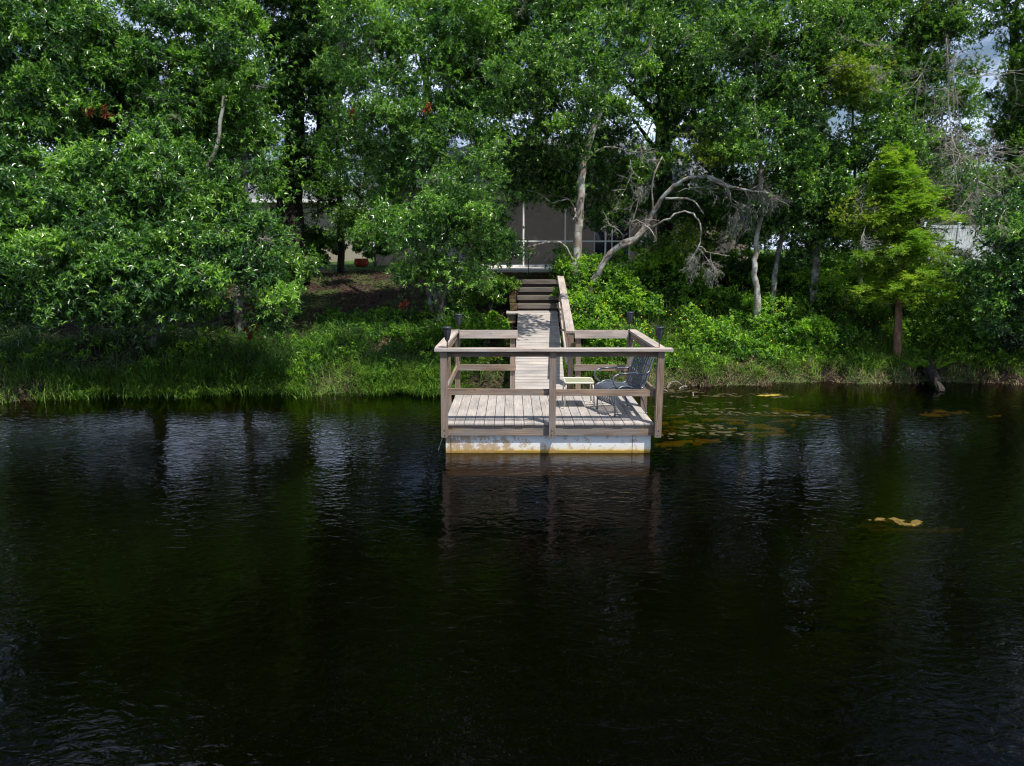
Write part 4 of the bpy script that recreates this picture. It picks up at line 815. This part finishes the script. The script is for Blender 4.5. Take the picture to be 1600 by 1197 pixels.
for k, (x, y, s, src, lb) in enumerate(((-30, 54, 1.1, fa, 'broad tree behind the beige house at the far left'), (-44, 60, 1.3, fb, 'dark round tree at the far left beyond the beige house'), (-4, 60, .95, fa, 'light green tree between the two houses'), (17, 52, .9, fa, 'light green tree just right of the taupe house'),
    (25, 60, 1.0, fb, 'dark tree beyond the vinyl fence'), (33, 50, .8, fa, 'light green tree behind the right end of the vinyl fence'), (-26, 75, .9, fb, 'tall dark tree rising behind the beige roof'), (46, 85, 1.5, fb, 'large dark tree behind the terracotta roof'), (62, 60, 1.2, fa, 'broad tree beyond the right edge of the lawn'))):
    copy_tree(src, loc=(x, y, 2.3), rz=k * 1.3, scale=s, label=lb)

# ------------------------------------------------------------------ shrubs
def shrub(name, label, px, py, Y, w, h, mat, n, L, W, per=40, tint=.5, cat='bush', dead_=False, nl=7, up=.5):
    c = P(px, py, Y); zb = float(height(c[0], c[1])); t = thing(name, label, cat, (c[0], c[1], zb)); o = np.array([c[0], c[1], zb])
    cr = Crown(); C = centres(n, o + [0, 0, h * .55], (w, w * .7, h * .45), .5); C[:, 2] = np.maximum(C[:, 2], height(C[:, 0], C[:, 1]) + .08)
    k = keep(C, 0) | (C[:, 1] < 15); k |= Y > 22; C = C[k]; cr.blob(C, rng.uniform(.6, 1.2, len(C)) * max(min(.22, w * .4), w * .28), per, L, W, up, tint, nl=nl); cr.build('foliage', mat, t)
    b = MB()
    for k in range(7): b.tube(crom([o + [rng.normal(0, .04), rng.normal(0, .03), -.05], o + [rng.normal(0, w * .2), rng.normal(0, w * .2), h * .4], o + [rng.normal(0, w * .4), rng.normal(0, w * .3), h * .8]], 3), np.linspace(.014, .004, 7), 5, False)
    b.build('stems', M['bark_grey'], t); return t
shrub('leafy_shrub', 'bright green broad leaved shrub against the left side of the gangway landing', 762, 498, 15.9, .38, .62, M['leaf_weed'], 26, .10, .045, tint=.62)
shrub('leafy_shrub', 'darker green shrub behind the back left torch light', 722, 496, 15.7, .40, .7, M['leaf_weed'], 26, .11, .045, tint=.38)
shrub('small_shrub', 'small yellow and orange tinged shrub at the shoreline behind the left deck rails', 768, 590, 14.95, .26, .36, M['leaf_yellow'], 14, .055, .024, tint=.5)
shrub('leafy_shrub', 'pale green clumpy shrub below the thicker brown stem on the right bank', 1268, 515, 16.6, .55, .85, M['leaf_weed'], 34, .10, .034, tint=.66)
shrub('leafy_shrub', 'bright sunlit shrub at the foot of the pale mottled trunk', 915, 500, 16.3, .42, .6, M['leaf_weed'], 30, .07, .034, tint=.78)
shrub('dark_shrub', 'dark shrub with yellow leaf tips left of the timber steps', 768, 455, 17.6, .55, .9, M['leaf_dark'], 40, .08, .032, tint=.75)
shrub('dark_shrub', 'low dark shrub under the patio edge right of the handrail', 960, 440, 19.0, .8, .7, M['leaf_dark'], 40, .09, .035, tint=.5)
shrub('dark_shrub', 'dark round shrub on the patio edge between the leaning tree and the screen', 945, 398, 20.3, .32, .8, M['leaf_dark'], 26, .08, .03, tint=.4)
shrub('dark_shrub', 'dark hedge like shrub at the top of the right bank', 1080, 410, 20.0, 1.0, .8, M['leaf_dark'], 60, .09, .036, tint=.5)
shrub('dark_shrub', 'dark shrub below the three thin stems at the top of the bank', 1200, 420, 20.4, 1.3, .75, M['leaf_dark'], 70, .09, .036, tint=.45)
shrub('leafy_shrub', 'mid green shrub under the white fence right of the cypress', 1465, 450, 18.3, .9, .8, M['leaf_mid'], 50, .08, .034, tint=.6)
shrub('dark_shrub', 'low dark shrub under the forked oak at the top of the left bank', 440, 425, 21.5, .9, .7, M['leaf_dark'], 50, .09, .036, tint=.5)
shrub('garden_bush', 'yellow green garden bush on the lawn before the beige house', 497, 372, 29.5, 1.1, 1.7, M['leaf_far'], 40, .12, .05, 60, .6)
shrub('garden_bush', 'mid green garden bush beside the rust red pot on the lawn', 588, 396, 26.5, 1.0, 1.9, M['leaf_mid'], 40, .11, .045, 60, .5)
shrub('garden_bush', 'dark garden bush against the beige house wall left of the forked oak', 385, 350, 31, 1.5, 1.9, M['leaf_dark'], 40, .13, .05, 60, .6)
# sword fern at the log
def fern(label, px, py, Y, n=16, L=.55, name='fern', mat='leaf_weed'):
    c = P(px, py, Y); o = np.array([c[0], c[1], float(height(c[0], c[1]))]); t = thing(name, label, 'fern', o); V = []; T = []
    for k in range(n):
        a = rng.random() * 6.28; d = np.array([math.cos(a) * .5, math.sin(a) * .5, 1.0]); l_ = L * random.uniform(.7, 1.2); m = 22; s = np.linspace(.05, 1, m); pth = o + d * (s * l_)[:, None] + np.stack([np.cos(a) * s ** 2 * .25 * l_, np.sin(a) * s ** 2 * .25 * l_, -s ** 2 * .35 * l_], 1)
        side = np.array([-math.sin(a), math.cos(a), 0])
        for sg in (-1, 1):
            V.append(leaves(pth, unit(side * sg + d * .35 + rng.normal(0, .08, (m, 3))), unit(np.array([math.cos(a), math.sin(a), .6]) + rng.normal(0, .1, (m, 3))), .085 * np.sin(s * 2.6 + .35), np.full(m, .022))); T.append(np.full(m * 4, .7 + rng.normal(0, .08)))
    V = np.concatenate(V).reshape(-1, 3); np_mesh('fronds', V, np.arange(len(V)).reshape(-1, 4), M[mat], t, None, np.concatenate(T).clip(0, 1))
fern('upright pale green fern growing on the bank beside the fallen log', 1455, 575, 15.95, 18, .62)
fern('small fern at the shoreline left of the fallen log', 1425, 585, 15.9, 12, .35)

# ------------------------------------------------------------------ ground cover: weeds, grass, straw, fallen leaves, flowers
def scatter(n, x0, x1, s0, s1, dens=None):
    x = rng.uniform(x0, x1, n); s = rng.uniform(s0, s1, n); y = shore(x) + s
    if dens is not None: k = rng.random(n) < dens(x, s); x, s, y = x[k], s[k], y[k]
    return x, y, height(x, y), s
def stuff(name, V, T, mat, label=None):
    V = np.concatenate(V).reshape(-1, 3); np_o = np_mesh(name, V, np.arange(len(V)).reshape(-1, 4), mat, None, None, np.concatenate(T)); tag(np_o, label, None, None, 'stuff')
def weeds():
    c = Crown()
    def clump(x, y): return .5 + .5 * np.sin(x * 1.7 + 1.3 * np.sin(y * 1.1)) * np.sin(y * 1.9 + x * .6)
    x, y, z, s = scatter(1350, -.2, 14.5, .45, 6.0, lambda x, s: .35 + .65 * (clump(x, s + 15) > .38))
    ok = ~((x > -.3) & (x < 1.25)) & keep(np.stack([x, y, z + .3], 1), 0); x, y, z, s = x[ok], y[ok], z[ok], s[ok]
    hgt = (.10 + .55 * smooth((s - .2) / 1.6)) * (.35 + 1.15 * clump(x, y))
    for lay in (0, 1):
        C = np.stack([x + rng.normal(0, .12, len(x)), y, z + hgt * (.45 + .5 * lay)], 1); c.blob(C, rng.uniform(.14, .27, len(x)), 13, .085, .036, .7, .35 + .22 * lay, .9, 6)
    x, y, z, s = scatter(420, -13, -1.1, .05, 2.3); k = np.sin(x * 2.3 + 1.7 * np.sin(y * 1.9)) > .25; x, y, z = x[k], y[k], z[k]
    c.blob(np.stack([x, y, z + rng.uniform(.1, .4, len(x))], 1), rng.uniform(.10, .24, len(x)), 12, .085, .026, .7, .48, .9, 6)
    x, y, z, s = scatter(260, -5, -.9, 1.6, 4.6); k = keep(np.stack([x, y, z + .3], 1), 0); x, y, z = x[k], y[k], z[k]
    c.blob(np.stack([x, y, z + .15], 1), rng.uniform(.12, .22, len(x)), 12, .08, .034, .7, .32, .9, 6)
    V, T = c.V, c.T; stuff('weeds', V, T, M['leaf_weed'], 'dense leafy weeds covering the right bank')
weeds()
def grass():
    V = []; T = []
    def blades(x, y, z, h, w, tint, lean=.5):
        n = len(x); a = rng.random(n) * 6.283; d = np.stack([np.cos(a) * lean, np.sin(a) * lean, np.ones(n)], 1); d[:, 1] -= .15; side = np.stack([-np.sin(a), np.cos(a), np.zeros(n)], 1) * (w / 2)[:, None]
        b0 = np.stack([x, y, z - .02], 1); b1 = b0 + d * (h * .5)[:, None]; b2 = b1 + (d * .5 + np.stack([np.cos(a) * lean * 1.4, np.sin(a) * lean * 1.4, -.15 * np.ones(n)], 1)) * (h * .5)[:, None]; b3 = b2 + (np.stack([np.cos(a), np.sin(a), -.5 * np.ones(n)], 1)) * (h * .25 * lean * 2)[:, None]
        V.append(np.stack([b0 - side, b0 + side, b1 + side * .9, b1 - side * .9], 1).reshape(-1, 3)); V.append(np.stack([b1 - side * .9, b1 + side * .9, b2 + side * .55, b2 - side * .55], 1).reshape(-1, 3)); V.append(np.stack([b2 - side * .55, b2 + side * .55, b3 + side * .05, b3 - side * .05], 1).reshape(-1, 3))
        t = np.clip(tint + rng.normal(0, .15, n), 0, 1); T.extend([np.repeat(t, 4)] * 3)
    def tuft(nt, per, x0, x1, s0, s1, h0, h1, w, tint, dens=None, sd_=.09):
        x, y, z, s = scatter(nt, x0, x1, s0, s1, dens); ok = ~((x > DX0 - .05) & (x < DX1 + .05) & (y < DY1 + .05)); x, y = x[ok], y[ok]
        n = len(x); i = np.repeat(np.arange(n), per); X = x[i] + rng.normal(0, sd_, len(i)); Y = y[i] + rng.normal(0, sd_, len(i)); hh = rng.uniform(h0, h1, n)[i] * rng.uniform(.6, 1.2, len(i)); ct = rng.normal(0, .12, n)
        blades(X, Y, np.maximum(height(X, Y), -.04), hh, np.full(len(i), w) * rng.uniform(.7, 1.3, len(i)), tint + ct[i])
    patch = lambda x, s: .25 + .75 * (np.sin(x * 1.4 + s) * np.sin(s * 1.8 + x * .5) > -.25)
    tuft(430, 26, -13, -1.0, .05, 2.7, .25, .75, .014, .46, patch, .16)
    tuft(560, 24, -13, -1.0, -.2, .8, .12, .50, .013, .66, patch, .13)
    tuft(260, 18, -13, -1.0, 2.4, 4.2, .15, .35, .012, .35, lambda x, s: .45 + 0 * x)
    tuft(900, 24, 1.1, 13.5, .22, 1.4, .12, .36, .012, .74, patch)
    tuft(500, 18, 2.2, 13.5, 1.0, 3.5, .3, .55, .012, .55)
    tuft(200, 20, -1.0, 2.2, .0, 1.6, .12, .3, .012, .5)
    # overhanging fringe in the water edge at the deck's left
    tuft(170, 30, -3.0, -1.1, -.15, .5, .22, .42, .012, .72)
    # mown lawn strips further back
    tuft(1500, 14, -12, 14, 8.5, 13, .04, .09, .02, .55, None, .2)
    stuff('bank_grass', V, T, M['grass'], 'long green grass along the water edge')
    V.clear(); T.clear()
    tuft(520, 14, 2.1, 13, -.02, .7, .05, .18, .009, .5); tuft(230, 12, -13, -8.5, -.02, 1.4, .06, .2, .009, .4); tuft(60, 14, -3.6, -2.2, 1.6, 3.2, .06, .2, .009, .5)
    stuff('dry_straw', V, T, M['dry_grass'], 'dry straw at the water edge')
grass()
def litter():
    n = 52000; x = rng.uniform(-13.5, 13.5, n); s = rng.uniform(.0, 9.5, n); y = shore(x) + s
    k = (rng.random(n) < np.where((x < -1) | (s < .8), 1.0, .35)); x, y, s = x[k], y[k], s[k]; z = height(x, y) + .008; n = len(x)
    d = rand_dir(n); d[:, 2] *= .25; d = unit(d); nr = unit(np.array([0, 0, 1.]) + rng.normal(0, .35, (n, 3)))
    V = leaves(np.stack([x, y, z + .004], 1), d, nr, rng.uniform(.05, .11, n), rng.uniform(.02, .04, n)); t = np.clip(rng.normal(.38, .26, n), 0, 1)
    stuff('leaf_litter', [V.reshape(-1, 3)], [np.repeat(t, 4)], M['litter'], 'brown fallen leaves on the bank')
    n = 160; x, y, z, s = scatter(n, 1.4, 13.5, .4, 4.0); C = np.stack([x, y, z + .35 + .2 * rng.random(n)], 1); i = np.repeat(np.arange(n), 5); a = np.tile(np.arange(5) * 1.2566, n)
    d = np.stack([np.cos(a), np.sin(a) * .7, np.sin(a) * .5 + .1], 1); V = leaves(C[i], unit(d), np.tile([0, -.6, .8], (len(i), 1)), np.full(len(i), .022), np.full(len(i), .016))
    stuff('yellow_flowers', [V.reshape(-1, 3)], [np.full(len(i) * 4, .5)], M['flower'], 'small yellow wildflowers among the weeds')
litter()

# ------------------------------------------------------------------ algae mats, log, brushwood
def algae_mat(mname, c0, c1, c2, thr, soft=.06, scale=5):
    m, n, l, b = material(mname, .75, .3); g = n.new('ShaderNodeNewGeometry'); t = noise(n, l, 22, 8, .7, g.outputs['Position']); r = ramp(n, [(.3, c0), (.52, c1), (.7, c2)]); l.new(t.outputs[0], r.inputs[0]); l.new(r.outputs[0], b.inputs['Base Color']); bump(n, l, b, t.outputs[0], .6, .02)
    return m
M['algae'] = algae_mat('brown green algae', (.014, .015, .004), (.045, .040, .011), (.12, .082, .03), .5)
M['algae_y'] = algae_mat('yellow algae', (.14, .11, .015), (.34, .26, .03), (.50, .38, .05), .5)
M['algae_y2'] = algae_mat('olive yellow algae', (.04, .03, .006), (.12, .08, .012), (.24, .15, .018), .5)
def blob_mesh(parts, z, h, mat, name, label, cat=None, kind=None, cell=.035, thr=.5, freq=(2.4, 5.5)):
    """ragged floating mat: grid cells kept where a noise field is high, top gently domed"""
    from mathutils import noise as mn
    V = []; F = []; idx = {}
    def vert(i, j, top):
        k = (i, j, top)
        if k not in idx: 
            x, y = i * cell, j * cell; idx[k] = len(V); q = mn.noise(Vector((x * 9, y * 9, 3))) ; V.append([x + q * .02, y + mn.noise(Vector((x * 9, y * 9, 8))) * .02, z + (h * (q * 2.2 + .1) if top else -h * 2)])
        return idx[k]
    cells = set()
    for (cx_, cy_, rx, ry) in parts:
        for i in range(int((cx_ - rx) / cell), int((cx_ + rx) / cell) + 1):
            for j in range(int((cy_ - ry) / cell), int((cy_ + ry) / cell) + 1):
                x, y = i * cell, j * cell; e = ((x - cx_) / rx) ** 2 + ((y - cy_) / ry) ** 2
                f = mn.fractal(Vector((x * freq[0], y * freq[1], 1.7)), .8, 2.2, 5) * .9 + .55 - e * .45
                if e < 1 and f > thr: cells.add((i, j))
    for i, j in cells:
        F.append([vert(i, j, 1), vert(i + 1, j, 1), vert(i + 1, j + 1, 1), vert(i, j + 1, 1)])
        for (a, b_, nb) in (((i, j), (i + 1, j), (i, j - 1)), ((i + 1, j), (i + 1, j + 1), (i + 1, j)), ((i + 1, j + 1), (i, j + 1), (i, j + 1)), ((i, j + 1), (i, j), (i - 1, j))):
            if nb not in cells: F.append([vert(*a, 0), vert(*b_, 0), vert(*b_, 1), vert(*a, 1)])
    if not F: return
    o = np_mesh(name, V, F, mat, None, smooth_=True); tag(o, label, cat, None, kind); return o
W0 = lambda px, py: P(px, py, CAM_Z / math.tan(R(PITCH) + math.atan((py - CY) / FOC)))
def wp(px, py, rx, ry): c = W0(px, py); return (c[0], c[1], rx, ry)
blob_mesh([wp(1120, 640, 1.25, .8), wp(1215, 645, .6, .45), wp(1060, 612, .5, .7), wp(1090, 675, .9, .6), wp(1170, 618, 1.0, .3)], -.001, .006, M['algae'], 'algae_mat', 'ragged brown algae mats floating right of the deck', None, 'stuff', thr=.47, cell=.022, freq=(1.6, 6.0))
blob_mesh([wp(1120, 655, 1.6, 1.1), wp(1060, 680, .7, .7), wp(1240, 640, .8, .5), wp(1500, 640, 1.0, .3)], -.07, .01, M['algae_y'], 'submerged_algae', 'yellowish algae just under the water surface', None, 'stuff', thr=.60)
blob_mesh([wp(1202, 618, .30, .10)], .003, .008, M['algae_y'], 'algae_patch', 'small bright yellow floating patch near the right shoreline', 'algae patch', thr=.28)
blob_mesh([wp(1418, 817, .17, .10), wp(1385, 812, .26, .06)], .0, .010, M['algae_y2'], 'algae_patch', 'yellow brown algae clump floating alone in the open water on the right', 'algae patch', thr=.34, cell=.02)
blob_mesh([wp(1385, 818, .5, .13), wp(1460, 822, .3, .07)], -.04, .01, M['algae'], 'submerged_algae', 'dim brown algae under the surface round the lone clump', None, 'stuff', thr=.42)
lg = thing('fallen_log', 'dark rotting stump end of a log sloping into the water below the fern', 'log', (W0(1468, 606)[0], 15.6, 0))
q = MB(); a = P(1448, 575, 16.0); c = W0(1472, 612); a[2] = height(a[0], a[1]) + .12; q.tube(crom([a, (a + c) / 2 + [0, 0, .06], c + [0, 0, -.04]], 5), np.linspace(.14, .07, 11), 12, True, .5)
for k in range(6): dead_branch(q, a + rng.normal(0, .08, 3), unit(rng.normal(size=3) + [0, -.6, -.3]), .4, .03, 1)
q.build('wood', M['bark_dark'], lg)
br = thing('brushwood', 'pale bare twigs lying in the shallows right behind the chair', 'branch', W0(1065, 612))
for k in range(5): q = MB(); dead_branch(q, W0(random.uniform(1040, 1085), random.uniform(598, 618)) + [0, 0, .02], unit(np.array([rng.normal(), rng.normal() * .4, .35])), .55, .012, 2, .6); q.build('twig', M['dead_twig'], br)
